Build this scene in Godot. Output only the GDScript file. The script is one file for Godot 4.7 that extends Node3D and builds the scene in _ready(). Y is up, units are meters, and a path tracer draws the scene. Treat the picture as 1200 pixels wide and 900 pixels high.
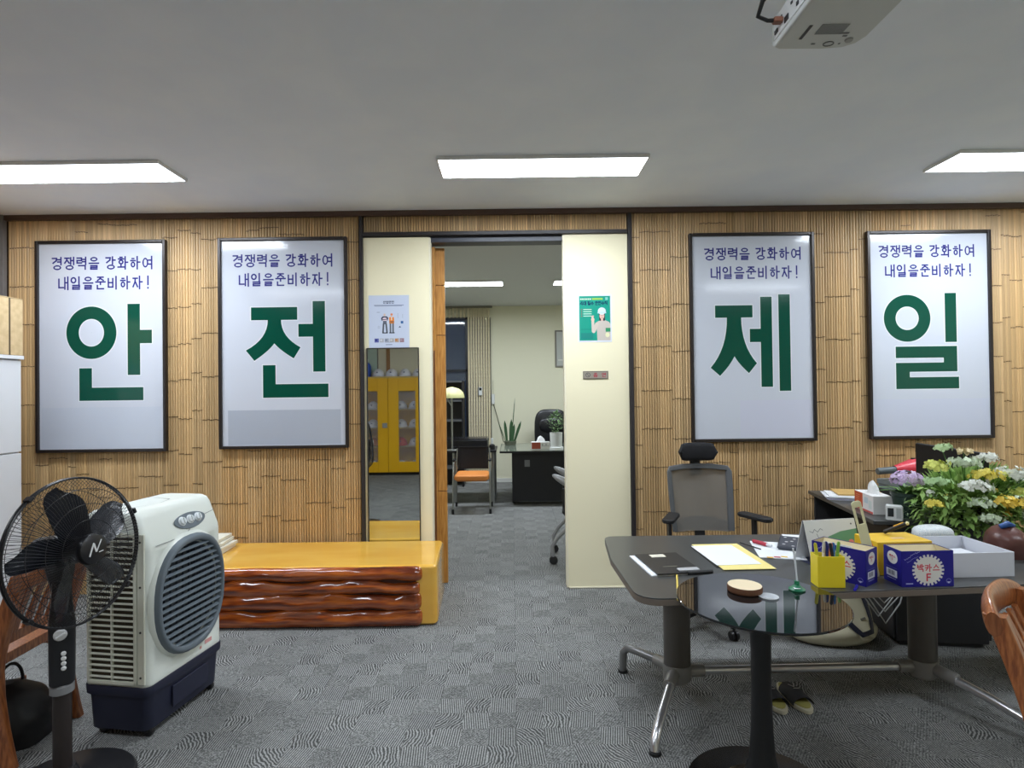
extends Node3D
# An office with a bamboo-clad wall, four framed slogan boards, a doorway into a second office.
# y up, metres; the camera stands at x = 0, z = 0 and looks along -z. The bamboo wall is at z = -4.40.

const WALL := -4.40
const CEIL := 2.955

class MB:
	# mesh builder: triangles with their own normals; winding is set from the normals
	var v := PackedVector3Array()
	var n := PackedVector3Array()
	var uv := PackedVector2Array()
	var c := PackedColorArray()
	var col := Color(1, 1, 1)
	var xf := Transform3D()

	func tri(a: Vector3, b: Vector3, d: Vector3, na: Vector3, nb: Vector3, nd: Vector3, ua := Vector2.ZERO, ub := Vector2.ZERO, ud := Vector2.ZERO) -> void:
		a = xf * a; b = xf * b; d = xf * d
		na = (xf.basis * na).normalized(); nb = (xf.basis * nb).normalized(); nd = (xf.basis * nd).normalized()
		var turn := (b - a).cross(d - a).dot(na + nb + nd) > 0.0
		v.append(a); n.append(na); uv.append(ua); c.append(col)
		if turn:
			v.append(d); n.append(nd); uv.append(ud); c.append(col)
			v.append(b); n.append(nb); uv.append(ub); c.append(col)
		else:
			v.append(b); n.append(nb); uv.append(ub); c.append(col)
			v.append(d); n.append(nd); uv.append(ud); c.append(col)

	func quad(a: Vector3, b: Vector3, d: Vector3, e: Vector3, na: Vector3, nb = null, nd = null, ne = null) -> void:
		# corners in order round the quad; texture runs (0,0) at a, (1,0) at b, (1,1) at d, (0,1) at e
		var n2: Vector3 = na if nb == null else nb
		var n3: Vector3 = na if nd == null else nd
		var n4: Vector3 = na if ne == null else ne
		tri(a, b, d, na, n2, n3, Vector2(0, 0), Vector2(1, 0), Vector2(1, 1))
		tri(a, d, e, na, n3, n4, Vector2(0, 0), Vector2(1, 1), Vector2(0, 1))

	func box(ctr: Vector3, size: Vector3, bev := 0.004, bas := Basis()) -> void:
		var h := size * 0.5
		var b := minf(bev, minf(h.x, minf(h.y, h.z)) * 0.9)
		var keep := xf
		xf = xf * Transform3D(bas, ctr)
		var i := h - Vector3(b, b, b)
		for s in [-1.0, 1.0]:
			quad(Vector3(s * h.x, -i.y, -i.z), Vector3(s * h.x, -i.y, i.z), Vector3(s * h.x, i.y, i.z), Vector3(s * h.x, i.y, -i.z), Vector3(s, 0, 0))
			quad(Vector3(-i.x, s * h.y, -i.z), Vector3(i.x, s * h.y, -i.z), Vector3(i.x, s * h.y, i.z), Vector3(-i.x, s * h.y, i.z), Vector3(0, s, 0))
			quad(Vector3(-i.x, i.y, s * h.z), Vector3(i.x, i.y, s * h.z), Vector3(i.x, -i.y, s * h.z), Vector3(-i.x, -i.y, s * h.z), Vector3(0, 0, s))
		if b > 0.0001:
			for s in [-1.0, 1.0]:
				for t in [-1.0, 1.0]:
					quad(Vector3(s * h.x, t * i.y, -i.z), Vector3(s * h.x, t * i.y, i.z), Vector3(s * i.x, t * h.y, i.z), Vector3(s * i.x, t * h.y, -i.z), Vector3(s, 0, 0), Vector3(s, 0, 0), Vector3(0, t, 0), Vector3(0, t, 0))
					quad(Vector3(-i.x, s * h.y, t * i.z), Vector3(i.x, s * h.y, t * i.z), Vector3(i.x, s * i.y, t * h.z), Vector3(-i.x, s * i.y, t * h.z), Vector3(0, s, 0), Vector3(0, s, 0), Vector3(0, 0, t), Vector3(0, 0, t))
					quad(Vector3(s * h.x, -i.y, t * i.z), Vector3(s * h.x, i.y, t * i.z), Vector3(s * i.x, i.y, t * h.z), Vector3(s * i.x, -i.y, t * h.z), Vector3(s, 0, 0), Vector3(s, 0, 0), Vector3(0, 0, t), Vector3(0, 0, t))
					for u in [-1.0, 1.0]:
						tri(Vector3(s * h.x, t * i.y, u * i.z), Vector3(s * i.x, t * h.y, u * i.z), Vector3(s * i.x, t * i.y, u * h.z), Vector3(s, 0, 0), Vector3(0, t, 0), Vector3(0, 0, u))
		xf = keep

	func bar(a: Vector3, b: Vector3, w: float, t: float, bev := 0.003, up := Vector3.UP) -> void:
		# a box from a to b, w wide and t thick (t along up)
		var d := b - a
		var x := d.normalized()
		if absf(x.dot(up)) > 0.98:
			up = Vector3.BACK
		var z := x.cross(up).normalized()
		var y := z.cross(x).normalized()
		box((a + b) * 0.5, Vector3(d.length(), t, w), bev, Basis(x, y, z))

	func tube(pts: Array, rad, sides := 8, caps := true) -> void:
		var m := pts.size()
		var up := Vector3.UP
		var rings := []
		var nors := []
		for i in m:
			var t: Vector3 = (pts[mini(i + 1, m - 1)] - pts[maxi(i - 1, 0)]).normalized()
			if i == 0:
				up = Vector3.UP if absf(t.y) < 0.9 else Vector3.RIGHT
			var side := t.cross(up).normalized()
			up = side.cross(t).normalized()
			var r: float = rad[i] if rad is Array else rad
			var ring := PackedVector3Array()
			var nr := PackedVector3Array()
			for k in sides:
				var a := TAU * k / sides
				var o := side * cos(a) + up * sin(a)
				ring.append(pts[i] + o * r)
				nr.append(o)
			rings.append(ring); nors.append(nr)
		for i in m - 1:
			for k in sides:
				var l := (k + 1) % sides
				quad(rings[i][k], rings[i][l], rings[i + 1][l], rings[i + 1][k], nors[i][k], nors[i][l], nors[i + 1][l], nors[i + 1][k])
		if caps:
			for e in [0, m - 1]:
				var t: Vector3 = (pts[1] - pts[0]) * -1.0 if e == 0 else pts[m - 1] - pts[m - 2]
				t = t.normalized()
				for k in sides:
					tri(pts[e], rings[e][k], rings[e][(k + 1) % sides], t, t, t)

	func ringtube(ctr: Vector3, x: Vector3, y: Vector3, r: float, segs := 32, sides := 6, close := TAU) -> void:
		# a ring of wire round ctr in the plane of x and y (their lengths are the radii)
		var pts := []
		for i in segs + 1:
			var a := close * i / segs
			pts.append(ctr + x * cos(a) + y * sin(a))
		tube(pts, r, sides, false)

	func lathe(prof: Array, segs := 24, ctr := Vector3.ZERO, sharp := 38.0) -> void:
		# prof: Vector2(radius, height) from one end to the other, outside to the right of travel upwards
		var m := prof.size()
		var sn := []
		for i in m - 1:
			var d: Vector2 = prof[i + 1] - prof[i]
			sn.append(Vector2(d.y, -d.x).normalized())
		var lim := cos(deg_to_rad(sharp))
		for i in m - 1:
			var n0: Vector2 = sn[i]
			var n1: Vector2 = sn[i]
			if i > 0 and sn[i - 1].dot(sn[i]) > lim:
				n0 = (sn[i - 1] + sn[i]).normalized()
			if i < m - 2 and sn[i + 1].dot(sn[i]) > lim:
				n1 = (sn[i + 1] + sn[i]).normalized()
			for k in segs:
				var a := TAU * k / segs
				var b := TAU * (k + 1) / segs
				var ca := Vector3(cos(a), 0, sin(a))
				var cb := Vector3(cos(b), 0, sin(b))
				var p: Vector2 = prof[i]
				var q: Vector2 = prof[i + 1]
				if p.x < 1e-5:
					tri(ctr + Vector3(0, p.y, 0), ctr + ca * q.x + Vector3(0, q.y, 0), ctr + cb * q.x + Vector3(0, q.y, 0), ca * n0.x + Vector3(0, n0.y, 0), ca * n1.x + Vector3(0, n1.y, 0), cb * n1.x + Vector3(0, n1.y, 0))
				elif q.x < 1e-5:
					tri(ctr + ca * p.x + Vector3(0, p.y, 0), ctr + cb * p.x + Vector3(0, p.y, 0), ctr + Vector3(0, q.y, 0), ca * n0.x + Vector3(0, n0.y, 0), cb * n0.x + Vector3(0, n0.y, 0), ca * n1.x + Vector3(0, n1.y, 0))
				else:
					quad(ctr + ca * p.x + Vector3(0, p.y, 0), ctr + cb * p.x + Vector3(0, p.y, 0), ctr + cb * q.x + Vector3(0, q.y, 0), ctr + ca * q.x + Vector3(0, q.y, 0), ca * n0.x + Vector3(0, n0.y, 0), cb * n0.x + Vector3(0, n0.y, 0), cb * n1.x + Vector3(0, n1.y, 0), ca * n1.x + Vector3(0, n1.y, 0))

	func prism(poly: PackedVector2Array, h0: float, h1: float, bev := 0.0) -> void:
		# a polygon (x, z) raised from y = h0 to y = h1, with bevelled rims
		var m := poly.size()
		var area := 0.0
		for i in m:
			area += poly[i].cross(poly[(i + 1) % m])
		var s := 1.0 if area > 0.0 else -1.0
		var en := []
		for i in m:
			var d := (poly[(i + 1) % m] - poly[i]).normalized()
			en.append(Vector2(d.y, -d.x) * s)
		var vn := []
		var inn := PackedVector2Array()
		for i in m:
			var a: Vector2 = en[(i + m - 1) % m]
			var b: Vector2 = en[i]
			var w := (a + b).normalized()
			vn.append(w)
			inn.append(poly[i] - w * bev / maxf(0.35, w.dot(b)))
		var idx := Geometry2D.triangulate_polygon(inn)
		for k in range(0, idx.size(), 3):
			for top in [true, false]:
				var y := h1 if top else h0
				var nn := Vector3.UP if top else Vector3.DOWN
				tri(Vector3(inn[idx[k]].x, y, inn[idx[k]].y), Vector3(inn[idx[k + 1]].x, y, inn[idx[k + 1]].y), Vector3(inn[idx[k + 2]].x, y, inn[idx[k + 2]].y), nn, nn, nn)
		for i in m:
			var j := (i + 1) % m
			var na: Vector2 = en[i]
			var nb: Vector2 = en[i]
			if en[i].dot(en[(i + m - 1) % m]) > 0.8:
				na = vn[i]
			if en[i].dot(en[j]) > 0.8:
				nb = vn[j]
			var a3 := Vector3(na.x, 0, na.y)
			var b3 := Vector3(nb.x, 0, nb.y)
			var p := poly[i]
			var q := poly[j]
			quad(Vector3(p.x, h0 + bev, p.y), Vector3(q.x, h0 + bev, q.y), Vector3(q.x, h1 - bev, q.y), Vector3(p.x, h1 - bev, p.y), a3, b3, b3, a3)
			if bev > 0.0:
				quad(Vector3(p.x, h1 - bev, p.y), Vector3(q.x, h1 - bev, q.y), Vector3(inn[j].x, h1, inn[j].y), Vector3(inn[i].x, h1, inn[i].y), a3, b3, Vector3.UP, Vector3.UP)
				quad(Vector3(p.x, h0 + bev, p.y), Vector3(q.x, h0 + bev, q.y), Vector3(inn[j].x, h0, inn[j].y), Vector3(inn[i].x, h0, inn[i].y), a3, b3, Vector3.DOWN, Vector3.DOWN)

	func ell(ctr: Vector3, r: Vector3, nu := 20, nv := 12, e := 1.0, v0 := -0.5, v1 := 0.5) -> void:
		# ellipsoid; e < 1 makes it boxy; v0..v1 (of -0.5..0.5) cuts it in height
		var P := []
		for j in nv + 1:
			var row := []
			var f := PI * (v0 + (v1 - v0) * j / nv)
			for i in nu + 1:
				var a := TAU * i / nu
				var cx := cos(f) * cos(a)
				var cz := cos(f) * sin(a)
				var cy := sin(f)
				var q := Vector3(signf(cx) * pow(absf(cx), e), signf(cy) * pow(absf(cy), e), signf(cz) * pow(absf(cz), e))
				var nn := Vector3(cx / r.x, cy / r.y, cz / r.z).normalized()
				row.append([ctr + q * r, nn])
			P.append(row)
		for j in nv:
			for i in nu:
				quad(P[j][i][0], P[j][i + 1][0], P[j + 1][i + 1][0], P[j + 1][i][0], P[j][i][1], P[j][i + 1][1], P[j + 1][i + 1][1], P[j + 1][i][1])

	func loft(rings: Array, closed := true, caps := true, flip := false) -> void:
		# a skin over rings of equal count, smooth; normals point out of a ring that turns counterclockwise as seen from the far end
		var m := rings.size()
		var k: int = rings[0].size()
		var N := []
		for i in m:
			var row := PackedVector3Array()
			for j in k:
				var jp: int = (j + 1) % k if closed else mini(j + 1, k - 1)
				var jm: int = (j + k - 1) % k if closed else maxi(j - 1, 0)
				var du: Vector3 = rings[i][jp] - rings[i][jm]
				var dv: Vector3 = rings[mini(i + 1, m - 1)][j] - rings[maxi(i - 1, 0)][j]
				var q := du.cross(dv).normalized()
				row.append(-q if flip else q)
			N.append(row)
		for i in m - 1:
			for j in (k if closed else k - 1):
				var l: int = (j + 1) % k
				quad(rings[i][j], rings[i][l], rings[i + 1][l], rings[i + 1][j], N[i][j], N[i][l], N[i + 1][l], N[i + 1][j])
		if caps and closed:
			for e in [0, m - 1]:
				var o := Vector3.ZERO
				for q in rings[e]:
					o += q
				o /= k
				var o2 := Vector3.ZERO
				for q in rings[1 if e == 0 else m - 2]:
					o2 += q
				o2 /= k
				var t := (o - o2).normalized()
				for j in k:
					tri(o, rings[e][j], rings[e][(j + 1) % k], t, t, t)

	func mesh() -> ArrayMesh:
		var a := []
		a.resize(Mesh.ARRAY_MAX)
		a[Mesh.ARRAY_VERTEX] = v
		a[Mesh.ARRAY_NORMAL] = n
		a[Mesh.ARRAY_TEX_UV] = uv
		a[Mesh.ARRAY_COLOR] = c
		var m := ArrayMesh.new()
		m.add_surface_from_arrays(Mesh.PRIMITIVE_TRIANGLES, a)
		return m


class Paint:
	# flat print: strokes, rings, discs and polygons on an image, with soft edges
	var im: Image
	var w: int
	var h: int

	func _init(ww: int, hh: int, bg: Color) -> void:
		w = ww; h = hh
		im = Image.create(w, h, false, Image.FORMAT_RGB8)
		im.fill(bg)

	func put(x: int, y: int, k: Color, a: float) -> void:
		if a >= 1.0:
			im.set_pixel(x, y, k)
		elif a > 0.0:
			im.set_pixel(x, y, im.get_pixel(x, y).lerp(k, a))

	func rect(x0: float, y0: float, x1: float, y1: float, k: Color) -> void:
		for y in range(maxi(0, int(y0)), mini(h, int(ceil(y1)))):
			var ay := clampf(minf(y + 1.0, y1) - maxf(y, y0), 0, 1)
			for x in range(maxi(0, int(x0)), mini(w, int(ceil(x1)))):
				put(x, y, k, ay * clampf(minf(x + 1.0, x1) - maxf(x, x0), 0, 1))

	func seg(a: Vector2, b: Vector2, wd: float, k: Color, butt := true) -> void:
		var r := wd * 0.5
		var lo := a.min(b) - Vector2(r + 1, r + 1)
		var hi := a.max(b) + Vector2(r + 1, r + 1)
		var d := b - a
		var len := maxf(d.length(), 0.001)
		var t := d / len
		for y in range(maxi(0, int(lo.y)), mini(h, int(hi.y) + 1)):
			for x in range(maxi(0, int(lo.x)), mini(w, int(hi.x) + 1)):
				var q := Vector2(x + 0.5, y + 0.5) - a
				var s := q.dot(t)
				var cr := absf(q.cross(t))
				var al: float
				if butt:
					al = clampf(r - cr + 0.5, 0, 1) * clampf(s + r * 0.92 + 0.5, 0, 1) * clampf(len + r * 0.92 - s + 0.5, 0, 1)
				else:
					al = clampf(r - Vector2(s - clampf(s, 0, len), cr).length() + 0.5, 0, 1)
				put(x, y, k, al)

	func ring(ctr: Vector2, rx: float, ry: float, wd: float, k: Color) -> void:
		# wd <= 0: a filled disc
		for y in range(maxi(0, int(ctr.y - ry - wd - 1)), mini(h, int(ctr.y + ry + wd + 2))):
			for x in range(maxi(0, int(ctr.x - rx - wd - 1)), mini(w, int(ctr.x + rx + wd + 2))):
				var q := Vector2(x + 0.5, y + 0.5) - ctr
				var l := Vector2(q.x / rx, q.y / ry).length()
				var dist := (l - 1.0) * (q.length() / maxf(l, 0.01))
				put(x, y, k, clampf(0.5 - dist, 0, 1) if wd <= 0.0 else clampf(wd * 0.5 - absf(dist) + 0.5, 0, 1))

	func poly(pts: Array, k: Color) -> void:
		var pk := PackedVector2Array(pts)
		var lo := pk[0]
		var hi := pk[0]
		for q in pk:
			lo = lo.min(q); hi = hi.max(q)
		for y in range(maxi(0, int(lo.y)), mini(h, int(hi.y) + 1)):
			for x in range(maxi(0, int(lo.x)), mini(w, int(hi.x) + 1)):
				var a := 0.0
				for o in [Vector2(0.25, 0.25), Vector2(0.75, 0.25), Vector2(0.25, 0.75), Vector2(0.75, 0.75)]:
					if Geometry2D.is_point_in_polygon(Vector2(x, y) + o, pk):
						a += 0.25
				put(x, y, k, a)

	func line(pts: Array, wd: float, k: Color, o: Vector2, s: Vector2, butt := true) -> void:
		for i in pts.size() - 1:
			seg(o + pts[i] * s, o + pts[i + 1] * s, wd, k, butt)

	# --- Hangul, put together from strokes ---
	const LEAD := "ㄱㄲㄴㄷㄸㄹㅁㅂㅃㅅㅆㅇㅈㅉㅊㅋㅌㅍㅎ"
	const VOW := "ㅏㅐㅑㅒㅓㅔㅕㅖㅗㅘㅙㅚㅛㅜㅝㅞㅟㅠㅡㅢㅣ"
	const TAIL := " ㄱㄲㄳㄴㄵㄶㄷㄹㄺㄻㄼㄽㄾㄿㅀㅁㅂㅄㅅㅆㅇㅈㅊㅋㅌㅍㅎ"

	func jamo(j: String, o: Vector2, s: Vector2, wd: float, k: Color, tail := false) -> void:
		var p := func(a: Array) -> void: line(a, wd, k, o, s)
		match j:
			"ㄱ": p.call([Vector2(0, 0), Vector2(1, 0), Vector2(1, 1)] if tail else [Vector2(0, 0.02), Vector2(0.95, 0.02), Vector2(0.85, 0.5), Vector2(0.15, 1)])
			"ㅋ":
				p.call([Vector2(0, 0.02), Vector2(0.95, 0.02), Vector2(0.85, 0.5), Vector2(0.2, 1)])
				p.call([Vector2(0.02, 0.48), Vector2(0.85, 0.42)])
			"ㄴ": p.call([Vector2(0, 0), Vector2(0, 1), Vector2(1, 1)])
			"ㄷ": p.call([Vector2(1, 0), Vector2(0, 0), Vector2(0, 1), Vector2(1, 1)])
			"ㄹ": p.call([Vector2(0, 0), Vector2(1, 0), Vector2(1, 0.5), Vector2(0, 0.5), Vector2(0, 1), Vector2(1, 1)])
			"ㅁ": p.call([Vector2(0, 0), Vector2(1, 0), Vector2(1, 1), Vector2(0, 1), Vector2(0, 0)])
			"ㅂ":
				p.call([Vector2(0, 0), Vector2(0, 1), Vector2(1, 1), Vector2(1, 0)])
				p.call([Vector2(0, 0.48), Vector2(1, 0.48)])
			"ㅅ":
				p.call([Vector2(0.5, 0), Vector2(0.42, 0.4), Vector2(0, 1)])
				p.call([Vector2(0.5, 0.25), Vector2(1, 1)])
			"ㅇ": ring(o + s * 0.5, s.x * 0.5, s.y * 0.5, wd, k)
			"ㅈ":
				p.call([Vector2(0.02, 0), Vector2(0.98, 0)])
				p.call([Vector2(0.5, 0), Vector2(0.42, 0.45), Vector2(0, 1)])
				p.call([Vector2(0.5, 0.4), Vector2(1, 1)])
			"ㅊ":
				p.call([Vector2(0.35, 0), Vector2(0.65, 0)])
				p.call([Vector2(0.02, 0.25), Vector2(0.98, 0.25)])
				p.call([Vector2(0.5, 0.25), Vector2(0, 1)])
				p.call([Vector2(0.5, 0.5), Vector2(1, 1)])
			"ㅍ":
				p.call([Vector2(0, 0), Vector2(1, 0)])
				p.call([Vector2(0.3, 0), Vector2(0.3, 1)])
				p.call([Vector2(0.7, 0), Vector2(0.7, 1)])
				p.call([Vector2(0, 1), Vector2(1, 1)])
			"ㅎ":
				p.call([Vector2(0.3, 0), Vector2(0.7, 0)])
				p.call([Vector2(0, 0.24), Vector2(1, 0.24)])
				ring(o + s * Vector2(0.5, 0.71), s.x * 0.36, s.y * 0.27, wd, k)
			"ㅏ":
				p.call([Vector2(0.25, 0), Vector2(0.25, 1)])
				p.call([Vector2(0.25, 0.45), Vector2(1, 0.45)])
			"ㅐ":
				p.call([Vector2(0.1, 0.04), Vector2(0.1, 0.96)])
				p.call([Vector2(0.1, 0.45), Vector2(0.95, 0.45)])
				p.call([Vector2(0.95, 0), Vector2(0.95, 1)])
			"ㅓ":
				p.call([Vector2(0.8, 0), Vector2(0.8, 1)])
				p.call([Vector2(0, 0.42), Vector2(0.8, 0.42)])
			"ㅕ":
				p.call([Vector2(0.85, 0), Vector2(0.85, 1)])
				p.call([Vector2(-0.1, 0.3), Vector2(0.85, 0.3)])
				p.call([Vector2(-0.1, 0.62), Vector2(0.85, 0.62)])
			"ㅣ": p.call([Vector2(0.6, 0), Vector2(0.6, 1)])
			"ㅡ": p.call([Vector2(0, 0.5), Vector2(1, 0.5)])
			"ㅗ":
				p.call([Vector2(0.5, 0), Vector2(0.5, 0.9)])
				p.call([Vector2(0, 0.9), Vector2(1, 0.9)])
			"ㅜ":
				p.call([Vector2(0, 0.1), Vector2(1, 0.1)])
				p.call([Vector2(0.5, 0.1), Vector2(0.5, 1)])

	func hangul(text: String, at: Vector2, size: Vector2, pitch: float, gap: float, wd: float, k: Color) -> void:
		var x := at.x
		for ch in text:
			var code := ch.unicode_at(0)
			if ch == " ":
				x += gap
				continue
			if code >= 0xAC00:
				var q := code - 0xAC00
				var l := LEAD[q / 588]
				var v := VOW[(q % 588) / 28]
				var t := TAIL[q % 28]
				var f := func(j: String, a: float, b: float, d: float, e: float, tl := false) -> void:
					jamo(j, Vector2(x + a * size.x, at.y + b * size.y), Vector2((d - a) * size.x, (e - b) * size.y), wd, k, tl)
				if v in "ㅗㅛㅜㅠㅡ":
					if t == " ":
						f.call(l, 0.16, 0.08, 0.84, 0.5); f.call(v, 0.02, 0.62, 0.98, 1.0)
					else:
						f.call(l, 0.2, 0.04, 0.8, 0.3); f.call(v, 0.02, 0.4, 0.98, 0.6 if v == "ㅡ" else 0.62); f.call(t, 0.18, 0.7, 0.82, 0.97, true)
				elif v == "ㅘ":
					f.call(l, 0.05, 0.04, 0.58, 0.58); f.call("ㅗ", 0.0, 0.62, 0.62, 0.86); f.call("ㅏ", 0.66, 0.0, 1.0, 1.0)
				elif t == " ":
					f.call(l, 0.04, 0.16, 0.5, 0.84); f.call(v, 0.62, 0.0, 0.98, 1.0)
				else:
					f.call(l, 0.04, 0.06, 0.5, 0.46); f.call(v, 0.62, 0.0, 0.98, 0.58); f.call(t, 0.2, 0.68, 0.88, 0.97, true)
			elif ch == "!":
				seg(Vector2(x + size.x * 0.3, at.y), Vector2(x + size.x * 0.3, at.y + size.y * 0.68), wd, k)
				seg(Vector2(x + size.x * 0.3, at.y + size.y * 0.92), Vector2(x + size.x * 0.3, at.y + size.y * 0.96), wd, k)
			elif ch == "F":
				line([Vector2(0.2, 1), Vector2(0.2, 0), Vector2(0.85, 0)], wd, k, Vector2(x, at.y), size)
				line([Vector2(0.2, 0.48), Vector2(0.75, 0.48)], wd, k, Vector2(x, at.y), size)
			elif ch == "4":
				line([Vector2(0.7, 1), Vector2(0.7, 0), Vector2(0.05, 0.68), Vector2(0.98, 0.68)], wd, k, Vector2(x, at.y), size)
			x += pitch

	func texture() -> ImageTexture:
		im.generate_mipmaps()
		return ImageTexture.create_from_image(im)


var rng := RandomNumberGenerator.new()
var names := {}
var mats := {}


func rgb(r: int, g: int, b: int) -> Color:
	return Color(r / 255.0, g / 255.0, b / 255.0)


func mat(key: String, k: Color, rough := 0.6, metal := 0.0) -> StandardMaterial3D:
	if mats.has(key):
		return mats[key]
	var m := StandardMaterial3D.new()
	m.resource_name = key
	m.albedo_color = k
	m.roughness = rough
	m.metallic = metal
	mats[key] = m
	return m


func grain(key: String, ramp: Array, scale: Vector3, rough: float, freq := 0.02, sd := 1) -> StandardMaterial3D:
	# a noise-coloured material laid on by the thing's own axes; ramp: colours from dark to light
	if mats.has(key):
		return mats[key]
	var m := mat(key, Color.WHITE, rough)
	var f := FastNoiseLite.new()
	f.seed = sd
	f.frequency = freq
	f.fractal_octaves = 4
	var t := NoiseTexture2D.new()
	t.width = 256; t.height = 256
	t.seamless = true
	t.noise = f
	var g := Gradient.new()
	var offs := PackedFloat32Array()
	var cols := PackedColorArray()
	for i in ramp.size():
		offs.append(0.2 + 0.6 * i / maxf(1, ramp.size() - 1)); cols.append(ramp[i])
	g.offsets = offs; g.colors = cols
	t.color_ramp = g
	m.albedo_texture = t
	m.uv1_triplanar = true
	m.uv1_scale = scale
	return m


func printed(key: String, p: Paint, rough := 0.5) -> StandardMaterial3D:
	var m := mat(key, Color.WHITE, rough)
	m.albedo_texture = p.texture()
	m.texture_repeat = false
	return m


func numbered(called: String) -> String:
	var k: int = names.get(called, -1) + 1
	names[called] = k
	return called if k == 0 else "%s_%03d" % [called, k]


func thing(called: String, label: String, category: String, at := Vector3.ZERO, turn := 0.0, group := "") -> Node3D:
	var o := Node3D.new()
	o.name = numbered(called)
	add_child(o)
	o.position = at
	o.rotation.y = turn
	tag(o, label, category, group)
	return o


func tag(o: Node3D, label: String, category: String, group := "") -> void:
	o.set_meta("label", label)
	o.set_meta("category", category)
	if group:
		o.set_meta("group", group)


func part(parent: Node3D, called: String, b: MB, m: Material, label := "") -> MeshInstance3D:
	var o := MeshInstance3D.new()
	o.name = called
	o.mesh = b.mesh()
	o.material_override = m
	parent.add_child(o, true)
	if label:
		o.set_meta("label", label)
	return o


func single(called: String, label: String, category: String, b: MB, m: Material, at := Vector3.ZERO, turn := 0.0, group := "") -> MeshInstance3D:
	var o := MeshInstance3D.new()
	o.name = numbered(called)
	o.mesh = b.mesh()
	o.material_override = m
	add_child(o)
	o.position = at
	o.rotation.y = turn
	tag(o, label, category, group)
	return o


func struct(called: String, b: MB, m: Material) -> MeshInstance3D:
	var o := MeshInstance3D.new()
	o.name = called
	o.mesh = b.mesh()
	o.material_override = m
	add_child(o)
	o.set_meta("kind", "structure")
	return o


func boxed(size: Vector3, ctr := Vector3.ZERO, bev := 0.004) -> MB:
	var b := MB.new()
	b.box(ctr, size, bev)
	return b


func rounded(hx: float, hz: float, r: float, k := 5) -> PackedVector2Array:
	var o := PackedVector2Array()
	for q in [[hx - r, hz - r, 0.0], [-hx + r, hz - r, 0.5], [-hx + r, -hz + r, 1.0], [hx - r, -hz + r, 1.5]]:
		for i in k + 1:
			var a: float = PI * (q[2] + 0.5 * i / k)
			o.append(Vector2(q[0] + r * cos(a), q[1] + r * sin(a)))
	return o


func copy_of(o: Node3D, label: String, at: Vector3, turn := 0.0, group := "") -> Node3D:
	var c: Node3D = o.duplicate()
	var base := String(o.name)
	if base.length() > 4 and base.substr(base.length() - 3).is_valid_int():
		base = base.substr(0, base.length() - 4)
	c.name = numbered(base)
	add_child(c)
	c.position = at
	c.rotation.y = turn
	c.set_meta("label", label)
	if group:
		c.set_meta("group", group)
	return c


func _ready() -> void:
	rng.seed = 7
	# --- camera ---
	var cam := Camera3D.new()
	cam.name = "camera"
	add_child(cam)
	cam.position = Vector3(0, 1.55, 0)
	cam.rotation_degrees = Vector3(0.57, 0, -0.72)
	cam.fov = rad_to_deg(2.0 * atan(450.0 / 660.0))
	cam.near = 0.05
	cam.far = 60.0
	cam.current = true
	# --- night sky outside, exposure ---
	var env := Environment.new()
	env.background_mode = Environment.BG_COLOR
	env.background_color = rgb(26, 34, 50)
	env.tonemap_mode = Environment.TONE_MAPPER_LINEAR
	env.tonemap_exposure = 1.30
	env.sdfgi_enabled = true
	env.ssao_enabled = true
	env.ssil_enabled = true
	var we := WorldEnvironment.new()
	we.name = "world"
	we.environment = env
	add_child(we)
	# --- the lamps: flat panels on the ceiling of both rooms ---
	for a in [[-2.745, -3.515, "left flat ceiling light panel, cut by the photo's left edge"], [0.203, -3.515, "middle flat ceiling light panel in front of the doorway"], [3.344, -3.515, "right flat ceiling light panel near the projector's side, cut by the right edge"],
			[-2.745, -0.93, "flat ceiling light panel overhead on the left, behind the first row"], [0.203, -0.93, "flat ceiling light panel straight overhead, behind the first row"], [3.344, -0.93, "flat ceiling light panel overhead on the right, behind the first row"]]:
		ceiling_light(Vector3(a[0], CEIL, a[1]), 2.75 if a[1] < -2.0 else (1.0 if a[0] < -1.0 else 1.6), a[2])
	ceiling_light(Vector3(-0.74, CEIL, -7.35), 3.2, "long light panel on the far office ceiling, seen through the doorway")
	ceiling_light(Vector3(1.20, CEIL, -7.35), 3.2, "light panel on the far office ceiling, mostly hidden by the right cream door")
	room()
	bamboo()
	doorway()
	far_room_shell()
	boards()
	wall_papers()
	bench()
	air_cooler()
	pedestal_fan()
	wooden_chairs()
	black_bag()
	left_cabinet()
	work_desk()
	glass_table()
	mesh_chair()
	credenza()
	desk_things()
	flowers()
	under_desk()
	projector()
	far_room_things()
	mirror_side()


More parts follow.
